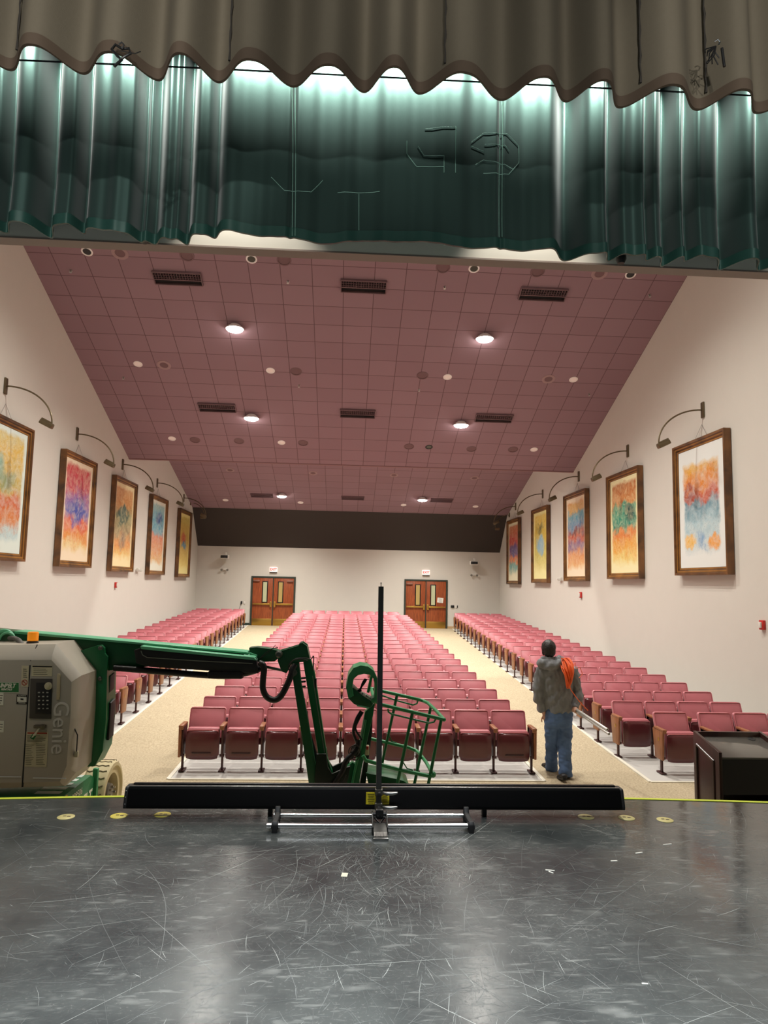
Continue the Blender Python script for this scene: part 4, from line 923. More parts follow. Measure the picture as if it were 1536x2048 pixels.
# main boom
YBm = 6.78
b = MB(); plate(b, [(-110, 1250), (20, 1262), (495, 1305.5), (503, 1328), (300, 1333), (222, 1341), (-110, 1330)], YBm, YBm+.2, bev=.008); bm_ = b.done('boom', dgreen, LIFT)
b = MB(); plate(b, [(30, 1262), (495, 1304), (496, 1307.5), (30, 1267)], YBm-.012, YBm+.21, YBm, .003); b.done('top_flange', lgreen, bm_)
b = MB(); plate(b, [(497, 1296), (512, 1294.5), (545, 1299), (562, 1304), (560, 1314), (549, 1323.5), (500, 1326)], YBm+.03, YBm+.17, YBm); b.done('inner_boom', dgreen, bm_)
b = MB(); plate(b, [(268, 1300), (284, 1295), (512, 1318), (517, 1347), (470, 1345), (300, 1334), (272, 1327)], YBm-.12, YBm-.01); tr = b.done('cable_tray', blackp, bm_)
b = MB(); plate(b, [(281, 1292), (508, 1314.5), (513, 1320.5), (283, 1298)], YBm-.13, YBm-.0, YBm-.12, .002); b.done('tray_flange', lgreen, tr)
b = MB(); b.tube([at(282, 1302, YBm-.13), at(285, 1310, YBm-.13), at(294, 1315, YBm-.13), at(400, 1322, YBm-.13), at(505, 1327, YBm-.13)], .004, 6); b.done('tray_seam', mat('pale_edge', srgb(110, 120, 110), .4), tr)
b = MB()
for k, (dy, rr) in enumerate(((0, .028), (.05, .03), (.10, .026))):
    b.tube(sm([at(228, 1336-k, YBm-.06+dy), at(270, 1339, YBm-.06+dy), at(330, 1344, YBm-.06+dy), at(400, 1349.5, YBm-.06+dy), at(460, 1352, YBm-.06+dy), at(505, 1343, YBm-.06+dy), at(522, 1336, YBm-.06+dy)]), rr, 10)
b.done('hose_bundle', rubber, bm_)
MB().box(at(452, 1349, YBm-.08), (.33, .12, .07), .02).done('hose_sleeve', rubber, bm_)
b = MB(); b.box(at(501, 1312, YBm+.0), (.12, .2, .02), .004, rot=(0, .1, 0)); b.tube([at(488, 1306, YBm), at(500, 1306, YBm-.02), at(514, 1311, YBm-.02)], .006, 6); b.done('tip_bracket', lgreen, bm_)
b = MB(); b.tube([at(519, 1318, YBm-.05), at(531, 1306, YBm-.05), at(543, 1298, YBm-.05), at(556, 1295, YBm-.05)], .004, 6); b.tube([at(519, 1318, YBm-.05), at(538, 1305, YBm-.05), at(551, 1290, YBm-.05)], .003, 6); b.done('loose_wire', blackp, bm_)
# rear end fittings of the boom and conduit going into the cover
b = MB(); b.tube(arc(at(8, 1281, 6.74), .09, .2, PI-.1, 12), .018, 8); b.tube(arc(at(14, 1281, 6.70), .07, 0, PI-.1, 12), .012, 8); b.done('lifting_eye', lgreen, bm_)
b = MB(); b.tube([at(19, 1276, 6.70), at(30, 1277, 6.66), at(38, 1281, 6.6), at(44, 1290, 6.52)], .022, 10); b.done('conduit', mat('grey_conduit', srgb(90, 90, 86), .5, bump=.4, bscale=60), LIFT)
# knuckle and jib
YJ = 6.80
b = MB(); plate(b, [(557, 1303), (597, 1291), (599, 1286), (605, 1285), (614, 1292), (620, 1319), (606, 1324), (583, 1327), (573, 1347), (563, 1343), (555, 1322)], YJ-.02, YJ+.02); plate(b, [(557, 1303), (597, 1291), (599, 1286), (605, 1285), (614, 1292), (620, 1319), (606, 1324), (583, 1327), (573, 1347), (563, 1343), (555, 1322)], YJ+.12, YJ+.16, YJ-.02)
plate(b, [(600, 1290), (614, 1293), (619, 1316), (600, 1318)], YJ+.02, YJ+.12, YJ-.02, 0); kn = b.done('knuckle', dgreen, LIFT)
MB().lathe([(.035, 0), (.035, .02), (.02, .035), (.012, .036)], at(558, 1308, YJ-.02), Matrix.Rotation(PI/2, 4, 'X')).done('pivot_pin', mat('pin_steel', srgb(90, 96, 90), .4, .6), kn)
MB().cyl(at(528, 1333, YJ+.06), at(572, 1342, YJ+.06), .013, 10).done('tilt_link', mat('pin_steel', srgb(90, 96, 90), .4, .6), LIFT)
b = MB(); plate(b, [(582, 1326), (598, 1326), (602, 1365), (616, 1440), (634, 1545), (640, 1600), (622, 1600), (610, 1515), (585, 1356)], YJ-.04, YJ+.04); j1 = b.done('jib_arm', dgreen, LIFT)
b = MB(); plate(b, [(604, 1324), (620, 1322), (628, 1348), (640, 1430), (654, 1524), (664, 1552), (668, 1600), (646, 1600), (634, 1507), (608, 1350)], YJ+.10, YJ+.19, YJ-.04); j2 = b.done('jib_arm', green_m, LIFT)
b = MB(); b.tube([at(625, 1352, YJ+.02), at(637, 1430, YJ+.05), at(649, 1505, YJ+.06)], .004, 6); b.done('pale_edge', mat('pale_edge', srgb(110, 120, 110), .4), j2)  # pale line painted in as the highlight along the jib arm
b = MB()
for y_ in (1357, 1364, 1374): b.cyl(at(598, y_, YJ), at(610, y_-1, YJ+.10), .010, 8)
b.box(at(631, 1366, YJ+.12), (.02, .05, .09), .004); b.done('spacer', blackp, LIFT)
b = MB(); b.tube([at(602, 1395, YJ+.05), at(612, 1425, YJ+.06), at(616, 1460, YJ+.06), at(634, 1520, YJ+.04), at(645, 1560, YJ)], [.012, .018, .018, .02, .02], 8); b.tube([at(611, 1430, YJ), at(615, 1450, YJ+.02), at(611, 1475, YJ), at(622, 1520, YJ)], .006, 6); b.done('jib_hose', rubber, LIFT)
b = MB(); plate(b, [(633, 1508), (652, 1508), (656, 1535), (664, 1548), (690, 1536), (701, 1532), (697, 1556), (690, 1580), (682, 1605), (632, 1605), (629, 1560)], YJ-.06, YJ-.03)
plate(b, [(633, 1508), (652, 1508), (656, 1535), (664, 1548), (690, 1536), (701, 1532), (697, 1556), (690, 1580), (682, 1605), (632, 1605), (629, 1560)], YJ+.20, YJ+.23, YJ-.06); b.done('jib_foot', mat('black_green', srgb(10, 30, 20), .45), LIFT)
b = MB(); b.tube(sm([at(520, 1326, 6.68), at(526, 1330, 6.66), at(528, 1340, 6.66), at(526, 1360, 6.66), at(526, 1378, 6.66), at(533, 1393, 6.66), at(546, 1400, 6.66), at(558, 1396, 6.67), at(567, 1384, 6.68), at(576, 1366, 6.70), at(582, 1350, 6.72), at(585, 1338, 6.74), at(590, 1330, 6.76)]), .029, 12)
b.tube(sm([at(583, 1350, 6.70), at(577, 1336, 6.7), at(581, 1325, 6.71), at(593, 1317, 6.72), at(610, 1316, 6.73), at(622, 1318, 6.74), at(627, 1312, 6.75), at(627, 1330, 6.75), at(626, 1342, 6.76)]), .005, 6)
b.tube(sm([at(578, 1330, 6.69), at(588, 1320, 6.69), at(603, 1318, 6.7), at(615, 1321, 6.7)]), .006, 6); b.done('hose_loop', rubber, LIFT)
MB().lathe([(.03, 0), (.03, .03), (.015, .036)], at(588, 1345, YJ-.04), Matrix.Rotation(PI/2, 4, 'X')).done('pivot_pin', mat('pin_steel', srgb(90, 96, 90), .4, .6), LIFT)
# platform mast
b = MB(); plate(b, [(730, 1424), (750, 1406), (746, 1432), (736, 1475), (722, 1545), (712, 1605), (694, 1605), (704, 1560), (716, 1500)], 6.86, 6.96); pm = b.done('platform_mast', green_m, LIFT)
b = MB(); plate(b, [(737, 1462), (746, 1440), (745, 1470), (738, 1525), (728, 1605), (714, 1605), (728, 1530)], 6.99, 7.08, 6.9); b.done('mast_channel', mat('black_green', srgb(10, 30, 20), .45), LIFT)
b = MB(); b.tube([at(731, 1440, 6.84), at(722, 1490, 6.84), at(709, 1545, 6.84), at(700, 1590, 6.84)], .012, 8); b.done('mast_bead', green_l, pm)
b = MB(); plate(b, [(692, 1536), (705, 1524), (712, 1530), (716, 1545), (720, 1570), (694, 1600), (690, 1560)], 6.9, 6.98); b.done('mast_bracket', green_m, LIFT)
b = MB(); b.tube(sm([at(648, 1585, 6.72), at(668, 1568, 6.72), at(684, 1545, 6.72), at(692, 1522, 6.74), at(705, 1508, 6.76), at(714, 1496, 6.78), at(718, 1480, 6.8)]), .026, 10); b.tube(sm([at(660, 1590, 6.69), at(680, 1572, 6.69), at(692, 1550, 6.7)]), .006, 6); b.done('lower_hose', rubber, LIFT)
b = MB(); b.tube(sm([at(719, 1495, 6.8), at(707, 1466, 6.8), at(712, 1440, 6.8), at(722, 1422, 6.82)]), .014, 8); b.tube(sm([at(724, 1480, 6.8), at(711, 1458, 6.8), at(717, 1440, 6.8), at(726, 1424, 6.82)]), .010, 8)
b.tube(arc(at(709, 1503, 6.76), .055, 0, 2*PI, 20), .005, 6, False); b.tube(arc(at(711, 1505, 6.75), .045, 0, 2*PI, 20, ry=.07), .005, 6, False); b.ell(at(712, 1500, 6.8), (.04, .04, .06)); b.done('upper_hose', rubber, LIFT)
# control station with its hoop guard
YC0, YC1 = 6.64, 6.94
ho = poly([(697, 1398), (692, 1375), (697, 1350), (707, 1336), (721, 1331), (736, 1333), (748, 1342), (756, 1360), (756, 1402)], YC0)
hi = poly([(706, 1392), (703, 1374), (706, 1357), (715, 1349), (728, 1346), (740, 1348), (748, 1356), (751, 1368), (750, 1402)], YC0)
b = MB(); vs = []; n_ = len(ho)
for y_ in (YC0, YC1):
    vs += [(x, y_, z) for x, z in ho]+[(x, y_, z) for x, z in hi]
fs = []
for i in range(n_-1):
    fs += [(i, i+1, n_+i+1, n_+i), (2*n_+i, 3*n_+i, 3*n_+i+1, 2*n_+i+1), (i, 2*n_+i, 2*n_+i+1, i+1), (n_+i, n_+i+1, 3*n_+i+1, 3*n_+i)]
fs += [(0, n_, 3*n_, 2*n_), (n_-1, 3*n_-1, 4*n_-1, 2*n_-1)]
b.add(vs, fs)
b.tube([(x, YC0, z) for x, z in hi], .008, 8); hg = b.done('hoop_guard', green_l, LIFT, angle=30)
b = MB(); plate(b, [(700, 1374), (708, 1377), (722, 1390), (748, 1404), (744, 1414), (738, 1417), (722, 1415), (708, 1409), (697, 1398), (697, 1382)], YC0+.02, YC1-.02, YC0); cs = b.done('control_station', dgreen, LIFT)
b = MB(); b.tube([at(714, 1411, YC0), at(725, 1413, YC0-.01), at(738, 1416, YC0-.01)], .008, 6); b.done('label_strip', lgreen, cs)
b = MB()
for k in range(8):
    p = at(725+k*2.6, 1387+k*1.6, YC0+.06+(k % 3)*.07); b.box(p, (.012, .02, .018), .002)
b.done('toggle_switch', steel_m, cs)
MB().box(at(736, 1394, YC0+.12), (.13, .2, .006), .001, rot=(0, .52, 0)).done('switch_plate', mat('pale_plate', srgb(180, 186, 170), .4), cs)
MB().cyl(at(719, 1382, YC0+.1), at(725, 1369, YC0+.1), .01, 10).tube([at(724, 1371, YC0+.1), at(728, 1364, YC0+.1), at(732, 1358, YC0+.1)], [.013, .017, .014], 10).ell(at(719, 1381, YC0+.1), (.022, .022, .014)).done('joystick', blackp, cs)
# basket: top ring, middle ring, toe plate and uprights, tilted with the jib
N0, F0 = 6.66, 7.36
def nr(x, y): return at(x, y, N0)
def fr_(x, y): return at(x, y, F0)
bk = None
b = MB(); b.tube([nr(748, 1401), nr(762, 1409), nr(888, 1439), ], .0175, 10); b.ell(nr(888, 1439), (.02, .02, .02), n=10)
b.tube([nr(888, 1439), at(872, 1421, 6.95), at(856, 1406, 7.25), fr_(847, 1402), fr_(838, 1399), fr_(795, 1389), fr_(742, 1377)], .0175, 10)
b.tube([nr(748, 1401), at(746, 1390, 7.0), fr_(742, 1377)], .0175, 10); b.ell(nr(748, 1401), (.028, .028, .028), n=12); tr_ = b.done('top_rail', green_l, LIFT)
b = MB(); b.tube([nr(726, 1511), nr(732, 1521), nr(764, 1530), nr(802, 1540), nr(863, 1553)], .0175, 10); b.ell(nr(866, 1549), (.03, .03, .03), n=12)
b.tube([nr(866, 1549), at(852, 1524, 7.05), at(838, 1506, 7.3), fr_(832, 1501), fr_(817, 1495), fr_(770, 1484), fr_(737, 1476.5)], .0175, 10); b.done('middle_rail', green_l, LIFT)
for a, c, Y_ in (((825, 1425), (790, 1590), N0), ((882.5, 1439), (852, 1592), N0), ((794, 1390), (757, 1560), F0), ((862, 1412), (822, 1600), 7.15), ((744, 1348), (736, 1385), 7.3)):
    MB().cyl(at(a[0], a[1], Y_), at(c[0], c[1], Y_), .0155, 10).done('upright', green_m, LIFT)
b = MB(); b.tube([nr(776, 1418), nr(777, 1424), nr(783, 1428), nr(820, 1437), nr(858, 1446), nr(868, 1444), nr(872, 1437)], .009, 8); b.tube([fr_(764, 1391), fr_(790, 1400), fr_(826, 1410), fr_(834, 1407), fr_(836, 1400)], .009, 8); b.done('hand_loop', green_l, LIFT)
b = MB(); b.tube([nr(806, 1524), nr(814, 1537), nr(826, 1540)], .006, 6); b.tube([fr_(778, 1470), fr_(784, 1483), fr_(794, 1486)], .006, 6); b.done('gusset', green_m, LIFT)
b = MB(); b.prism(poly([(732, 1546), (790, 1557), (808, 1562), (818, 1570), (822, 1584), (740, 1584)], 6.95), 'y', 6.95, 7.3, .004); b.done('toe_plate', dgreen, LIFT)
b = MB(); b.loft([[at(x, y, Y_) for x, y, Y_ in ((712, 1600, N0), (856, 1632, N0), (830, 1600, F0), (712, 1574, F0))], [at(x, y+4, Y_) for x, y, Y_ in ((712, 1600, N0), (856, 1632, N0), (830, 1600, F0), (712, 1574, F0))]]); b.done('basket_floor', dgreen, LIFT, False)
b = MB(); b.box(at(734, 1500, 6.9), (.04, .05, .09), .008); b.done('junction_box', sticker, LIFT); MB().box(at(735, 1496, 6.87), (.02, .02, .03), .003).done('red_button', red_p, LIFT)
# chassis running away from the stage, its cream wheels beyond
CX = -2.42
b = MB(); b.prism([(6.46, .22), (7.22, .22), (7.22, .60), (7.14, .645), (6.46, .645)], 'x', CX-.95, CX, .008); ch_ = b.done('chassis', green_m, LIFT)
b = MB()
for k in range(5): b.box((CX-.17, 6.56+k*.13, .647), (.22, .08, .004), .001)
b.done('tread_patch', mat('pale_tread', srgb(186, 196, 186), .7), ch_)
b = MB(); b.prism([(6.5, .2), (6.42, .3), (6.42, .5), (6.5, .56)], 'x', CX-1.3, CX-.1, .01); b.span((-3.7, 6.5, .3), (CX-.4, 7.3, .62), .01); b.done('turntable_base', mat('black_green', srgb(10, 30, 20), .45), LIFT)
MB().box((CX+.002, 6.50, .58), (.006, .08, .11), .001).done('yellow_sticker', mat('yellow_orange', srgb(226, 180, 50), .5), ch_)
text_obj('serial_number', '399506', .085, basis((0, 1, 0), (0, 0, 1), (CX+.004, 6.78, .565)), stick_w, ch_, .001)
text_obj('company_lettering', 'SUNBELT', .17, basis((0, 1, 0), (0, 0, 1), (CX+.004, 6.86, .44)), stick_w, ch_, .001, .2, .004, .85)
b = MB(); b.box((CX+.0, 7.26, .50), (.05, .05, .36), .01); b.prism([(7.1, .62), (7.3, .62), (7.42, .74), (7.42, .80), (7.3, .76)], 'x', CX-.28, CX-.22, .004); b.done('corner_bracket', green_l, ch_)
cream = mat('cream_rubber', srgb(206, 192, 150), .7, noise=.1, nscale=14); 
def wheel(cx, cy, cz, R=.33, w=.24):
    M = Matrix.Rotation(PI/2, 4, 'Y')
    b = MB(); b.lathe([(R*.62, -w/2+.01), (R*.9, -w/2), (R, -w/2+.03), (R, w/2-.03), (R*.94, w/2), (R*.84, w/2+.004), (R*.80, w/2-.02), (R*.62, w/2-.02)], (cx, cy, cz), M, 40, True)
    ty = b.done('tyre', cream, LIFT)
    b = MB()
    for k in range(26):
        a = 2*PI*k/26; dy, dz = math.cos(a)*(R+.0005), math.sin(a)*(R+.0005)
        b.tube([(cx-w/2+.02+j*(w-.04)/6, cy+math.cos(a+.018*(1 if j % 2 else -1))*(R+.0005), cz+math.sin(a+.018*(1 if j % 2 else -1))*(R+.0005)) for j in range(7)], .0065, 5)
    b.done('tread_groove', mat('groove_dark', srgb(96, 84, 60), .8), ty)
    b = MB(); b.lathe([(R*.70, -.02), (R*.70, .0), (R*.56, .0), (R*.34, .03), (R*.30, w/2-.03), (.001, w/2-.02)], (cx, cy, cz), M, 32); b.done('rim', mat('grey_rim', srgb(110, 104, 92), .5), ty)
    b = MB()
    for k in range(8): a = 2*PI*k/8; b.cyl((cx+w/2-.06, cy+math.cos(a)*.07, cz+math.sin(a)*.07), (cx+w/2-.0, cy+math.cos(a)*.07, cz+math.sin(a)*.07), .011, 8)
    b.done('wheel_nut', steel_m, ty)
wheel(-2.47, 7.62, .33); wheel(-3.55, 7.62, .33)

# ------------------------------------------------------------------ person walking up the aisle
def fuse(b, name, voxel, smooth, material, parent, disp=None, angle=None):
    me = b.mesh(name); o = bpy.data.objects.new(name+'_src', me); COL.objects.link(o)
    md = o.modifiers.new('r', 'REMESH'); md.mode = 'VOXEL'; md.voxel_size = voxel; md.use_smooth_shade = True
    if smooth: ms = o.modifiers.new('s', 'SMOOTH'); ms.iterations = smooth; ms.factor = .5
    ev = o.evaluated_get(bpy.context.evaluated_depsgraph_get()); m2 = bpy.data.meshes.new_from_object(ev); bpy.data.objects.remove(o)
    if disp:
        amp, sc = disp; m2.update(); nn = [v.normal.copy() for v in m2.vertices]
        for v, n in zip(m2.vertices, nn):
            c = v.co; h = mnoise.noise(Vector((c.x*sc[0]+c.z*(sc[3] if len(sc) > 3 else 0), c.y*sc[1], c.z*sc[2]))+Vector((3.1, 1.7, .4))) + .5*mnoise.noise(Vector((c.x*sc[0]*2.1+c.z*5, c.y*sc[1]*2, c.z*sc[2]*2.2)))
            v.co = c + n*h*amp
    m2.materials.clear(); m2.materials.append(material); m2.shade_smooth(); m2.name = name
    return link(bpy.data.objects.new(name, m2), parent)
YP = 9.62
def q(px, py, dy=0): return at(px, py, YP+dy)
def ell_ring(c, hw, hd, n=20, ang=0):
    return [(c.x+hw*math.cos(2*PI*k/n)*math.cos(ang)-hd*math.sin(2*PI*k/n)*math.sin(ang), c.y+hw*math.cos(2*PI*k/n)*math.sin(ang)+hd*math.sin(2*PI*k/n)*math.cos(ang), c.z) for k in range(n)]
pc = q(1115, 1560, -.05)
PERSON = thing('person', 'person from behind in grey hoodie and blue jeans walking up the aisle', 'person', (pc.x, YP, 0))
skin = mat('skin', srgb(206, 160, 138), .5); hair_m = mat('dark_hair', srgb(30, 24, 22), .5, bump=.8, bscale=60, noise=.3, nscale=40)
hood_m = mat('grey_hoodie_fleece', srgb(122, 125, 128), .9, noise=.08, nscale=14, bump=.2, bscale=120); jean_m = mat('blue_denim', srgb(82, 108, 148), .85, noise=.5, nscale=5, bump=.2, bscale=150); shoe_m = mat('black_shoe', srgb(28, 28, 30), .5); sole_m = mat('dark_sole', srgb(50, 48, 46), .7)
# body: head, neck, trunk, arms, hands, legs in one skin
b = MB(); hc = q(1097, 1299)
b.ell(hc+Vector((0, .01, .01)), (.074, .092, .095), n=20); b.ell(hc+Vector((0, .03, -.05)), (.055, .065, .06), n=16)
b.ell(hc+Vector((0, .108, -.02)), (.013, .02, .022), n=10); b.ell(hc+Vector((0, .095, -.062)), (.024, .012, .007), n=10); b.ell(hc+Vector((0, .085, -.10)), (.026, .02, .02), n=10)
for s_ in (-1, 1): b.ell(hc+Vector((s_*.076, .0, -.01)), (.010, .02, .032), n=10); b.ell(hc+Vector((s_*.03, .088, .008)), (.014, .012, .010), n=10)
b.tube([hc+Vector((0, -.01, -.06)), q(1103, 1322, -.01), q(1108, 1332)], [.052, .054, .062], 14)
b.loft([ell_ring(q(x, y), hw, hd) for x, y, hw, hd in [(1112, 1330, .11, .07), (1113, 1342, .17, .10), (1114, 1365, .165, .105), (1117, 1395, .15, .10), (1119, 1420, .16, .11), (1118, 1436, .16, .11)]])
LA = [q(1085, 1338), q(1077, 1378, -.02), q(1085, 1414, .02), q(1089, 1430, .02)]; RA = [q(1145, 1339), q(1156, 1380, .0), q(1152, 1412, -.06), q(1151, 1420, -.12)]
b.tube(LA, [.048, .042, .032, .027], 12); b.tube(RA, [.048, .042, .032, .027], 12)
b.tube([q(1106, 1430), q(1105, 1480, .08), q(1103, 1530, .24)], [.08, .055, .04], 12); b.tube([q(1130, 1430), q(1129, 1490, -.02), q(1131, 1553, -.14)], [.08, .055, .04], 12)
# left hand hangs open, fingers slightly curled
pal = q(1091.5, 1436, .02)
b.ell(q(1092, 1436, .02), (.040, .020, .048), Matrix.Rotation(.25, 4, 'Y'), n=14)
for k, (dx, L1, sp) in enumerate(((-.026, .040, -.10), (-.009, .046, .06), (.008, .043, .22), (.024, .034, .42))):
    base_ = pal+Vector((dx+.008, 0, -.032)); d1 = Vector((math.sin(sp)*.5+.22, .10, -1)).normalized(); d2 = Vector((math.sin(sp)*.5+.30, .55, -1)).normalized(); d3 = Vector((math.sin(sp)*.4+.30, .95, -.8)).normalized()
    p1 = base_+d1*L1; p2 = p1+d2*L1*.62; p3 = p2+d3*L1*.5; b.tube([base_-d1*.02, p1, p2, p3], [.0098, .0092, .0084, .007], 8)
th = q(1087.5, 1435, .02)+Vector((-.012, .01, .0)); b.tube([th+Vector((.012, 0, .02)), th+Vector((-.012, .0, -.015)), th+Vector((-.012, .012, -.045)), th+Vector((-.004, .02, -.066))], [.013, .0115, .010, .008], 8)
# right hand closed round the poles
rh = q(1151, 1421, -.16); pd = (at(1214, 1466, 8.75)-rh).normalized(); 
b.ell(rh+Vector((0, -.0, .02)), (.034, .04, .026), n=14)
b.tube([RA[3], rh+Vector((0, .0, .02))], [.027, .03], 12)
for k in range(4):
    c = rh+pd*(-.035+.021*k)+Vector((0, 0, .0)); sd = pd.cross(Vector((0, 0, 1))).normalized(); up_ = sd.cross(pd).normalized()
    pts = [c+sd*(math.cos(a)*.030)+up_*(math.sin(a)*.030) for a in (PI*.45, PI*.15, -PI*.2, -PI*.55, -PI*.85)]; b.tube(pts, [.0105, .010, .0095, .009, .0075], 8)
sd = pd.cross(Vector((0, 0, 1))).normalized(); up_ = sd.cross(pd).normalized(); c = rh+pd*-.045
b.tube([c+up_*.03, c-sd*.03+up_*.01+pd*.02, c-sd*.03-up_*.012+pd*.05], [.013, .011, .009], 8)
fuse(b, 'body', .0055, 2, skin, PERSON)
b = MB(); b.ell(hc+Vector((0, -.008, .025)), (.099, .116, .113), n=24); b.ell(hc+Vector((-.0, -.045, -.03)), (.084, .065, .075), n=18); b.ell(hc+Vector((.02, .01, .075)), (.07, .08, .05), n=16)
b.ell(hc+Vector((0, -.035, -.08)), (.06, .045, .04), n=14)
for s_ in (-1, 1): b.ell(hc+Vector((s_*.075, -.01, -.02)), (.022, .05, .06), n=12)
fuse(b, 'hair', .007, 1, hair_m, PERSON, (.006, (26, 26, 14)))
b = MB()
b.loft([ell_ring(q(x, y), hw, hd) for x, y, hw, hd in [(1105, 1316, .085, .075), (1107, 1322, .12, .09), (1111, 1329, .185, .115), (1113, 1338, .228, .135), (1114, 1352, .232, .145), (1114, 1375, .215, .145), (1116, 1398, .205, .145), (1118, 1412, .205, .150), (1119, 1420, .192, .140), (1119, 1424, .18, .13)]])
b.tube([q(1086, 1335), q(1082, 1348), q(1076, 1378, -.02), q(1078, 1398), q(1083, 1415, .02), q(1086, 1423, .02)], [.072, .078, .072, .068, .062, .045], 14)
b.tube([q(1143, 1336), q(1148, 1350), q(1155, 1380), q(1156, 1396, -.03), q(1153, 1410, -.07), q(1151.5, 1417, -.12)], [.072, .078, .070, .066, .055, .042], 14)
# hood lying on the shoulders
b.tube([q(1080, 1322, .04), q(1083, 1327, -.06), q(1098, 1330, -.12), q(1113, 1329, -.12), q(1124, 1324, -.05), q(1124, 1319, .05)], [.04, .055, .066, .064, .052, .04], 12)
b.tube([q(1084, 1317, .05), q(1087, 1318, -.05), q(1100, 1319, -.09), q(1115, 1317, -.06), q(1119, 1315, .05)], [.022, .028, .032, .03, .024], 10)
b.ell(q(1100, 1328, -.1), (.12, .06, .07), n=16)
fuse(b, 'hoodie', .009, 2, hood_m, PERSON, (.030, (13, 9, 5, -9)))
b = MB()
b.loft([ell_ring(q(x, y), hw, hd) for x, y, hw, hd in [(1118, 1414, .175, .125), (1118, 1428, .19, .145), (1117, 1442, .192, .15), (1117, 1452, .182, .135)]])
b.tube([q(1106, 1440), q(1104, 1462, .03), q(1104, 1485, .08), q(1103, 1510, .17), q(1103, 1530, .25), q(1103, 1537, .28)], [.105, .100, .088, .084, .088, .092], 16)
b.tube([q(1130, 1440), q(1129.5, 1465), q(1129, 1490, -.02), q(1130, 1520, -.07), q(1131, 1545, -.12), q(1131.5, 1555, -.14)], [.105, .102, .092, .086, .090, .094], 16)
fuse(b, 'jeans', .009, 2, jean_m, PERSON, (.016, (9, 9, 13, 6)))
def shoe(toe, heel, lift):
    d = (toe-heel); d.z = 0; d.normalize(); s_ = Vector((d.y, -d.x, 0)); L_ = .285; rings = []
    for t_, w, h in ((0, .028, .05), (.06, .040, .075), (.3, .042, .085), (.55, .046, .07), (.8, .048, .05), (.95, .036, .035), (1, .018, .025)):
        c = heel+d*(L_*t_); zz = lift*max(0, 1-t_)**1.5; rings.append([c+s_*(w*math.cos(a))+Vector((0, 0, zz+max(.0, h*max(0, math.sin(a)*.5+.5)**.7))) for a in [2*PI*k/16 for k in range(16)]])
    b = MB(); b.loft(rings); sh = b.done('shoe', shoe_m, PERSON, angle=60)
    b = MB(); b.loft([[ (p+Vector((0, 0, 0))) for p in [heel+d*(L_*t_)+s_*w+Vector((0, 0, lift*max(0, 1-t_)**1.5+.0)) for t_, w in ((0, .03), (.3, .043), (.6, .048), (.9, .045), (1.02, .0), (.9, -.045), (.6, -.048), (.3, -.043), (0, -.03))]],
                      [heel+d*(L_*t_)+s_*w+Vector((0, 0, lift*max(0, 1-t_)**1.5+.022)) for t_, w in ((0, .03), (.3, .043), (.6, .048), (.9, .045), (1.02, .0), (.9, -.045), (.6, -.048), (.3, -.043), (0, -.03))]]); b.done('sole', sole_m, sh, angle=30)
g1_ = atZ(1130, 1567, 0); shoe(g1_+Vector((.015, .3, 0)), g1_+Vector((0, -.0, 0)), .045)
g2_ = atZ(1103, 1541, 0); shoe(g2_+Vector((-.03, .3, 0)), g2_, .0)
# orange cable coil over the shoulder
cab = mat('orange_cable', srgb(244, 104, 44), .45)
b = MB(); rnd = random.Random(4)
for k in range(22):
    cx = 1130+rnd.uniform(-3, 4); top = 1315+rnd.uniform(0, 6); bot = 1366+rnd.uniform(-14, 12); w = .012+rnd.random()*.07; pts = []
    T = q(cx-4+rnd.uniform(-4, 4), top, -.02); Bm = q(1137+rnd.uniform(-2, 3), bot, -.20+rnd.uniform(-.02, .02)); 
    for j in range(25):
        a = 2*PI*j/24; f = (1-math.cos(a))/2; c = T.lerp(Bm, f); wd = w*math.sin(a)*(1.15-.75*f); 
        pts.append(c+Vector((wd, -.09*math.sin(PI*f)-.06*(1-f)+rnd.uniform(-.004, .004)+.02*math.cos(k), .03*(1-f)*math.sin(a))))
    b.tube(pts, .0062, 6, False)
b.tube([q(1138, 1368, -.24), q(1142, 1380, -.26), q(1152, 1394, -.24), q(1163, 1408, -.22), q(1176, 1421, -.2)], .006, 8)
b.tube([q(1145, 1336, -.16), q(1150, 1325, -.1), q(1152, 1337, -.14), q(1160, 1335, -.12), q(1165, 1348, -.14), q(1158, 1356, -.18)], .005, 6)
tag(b.done('extension_cord', cab), 'coil of orange cable slung over the walking person\'s shoulder', 'cable')
pa = rh-pd*.22
for k, (e, o_, nm) in enumerate(((at(1214.5, 1459, 8.75), Vector((.0, .0, .014)), 'upper'), (at(1218, 1468, 8.70), Vector((.012, 0, -.014)), 'lower'))):
    b = MB(); b.cyl(rh-pd*.20+o_, e, .017, 16); o = b.done('metal_pole', mat('satin_aluminium', srgb(225, 225, 222), .35, .5)); tag(o, '%s polished metal pole held in the walking person\'s hand' % nm, 'pole', 'poles carried by the person')
    MB().cyl(e-(e-rh).normalized()*.001, e+(e-rh).normalized()*.003, .010, 12).done('open_end', blackp, o)

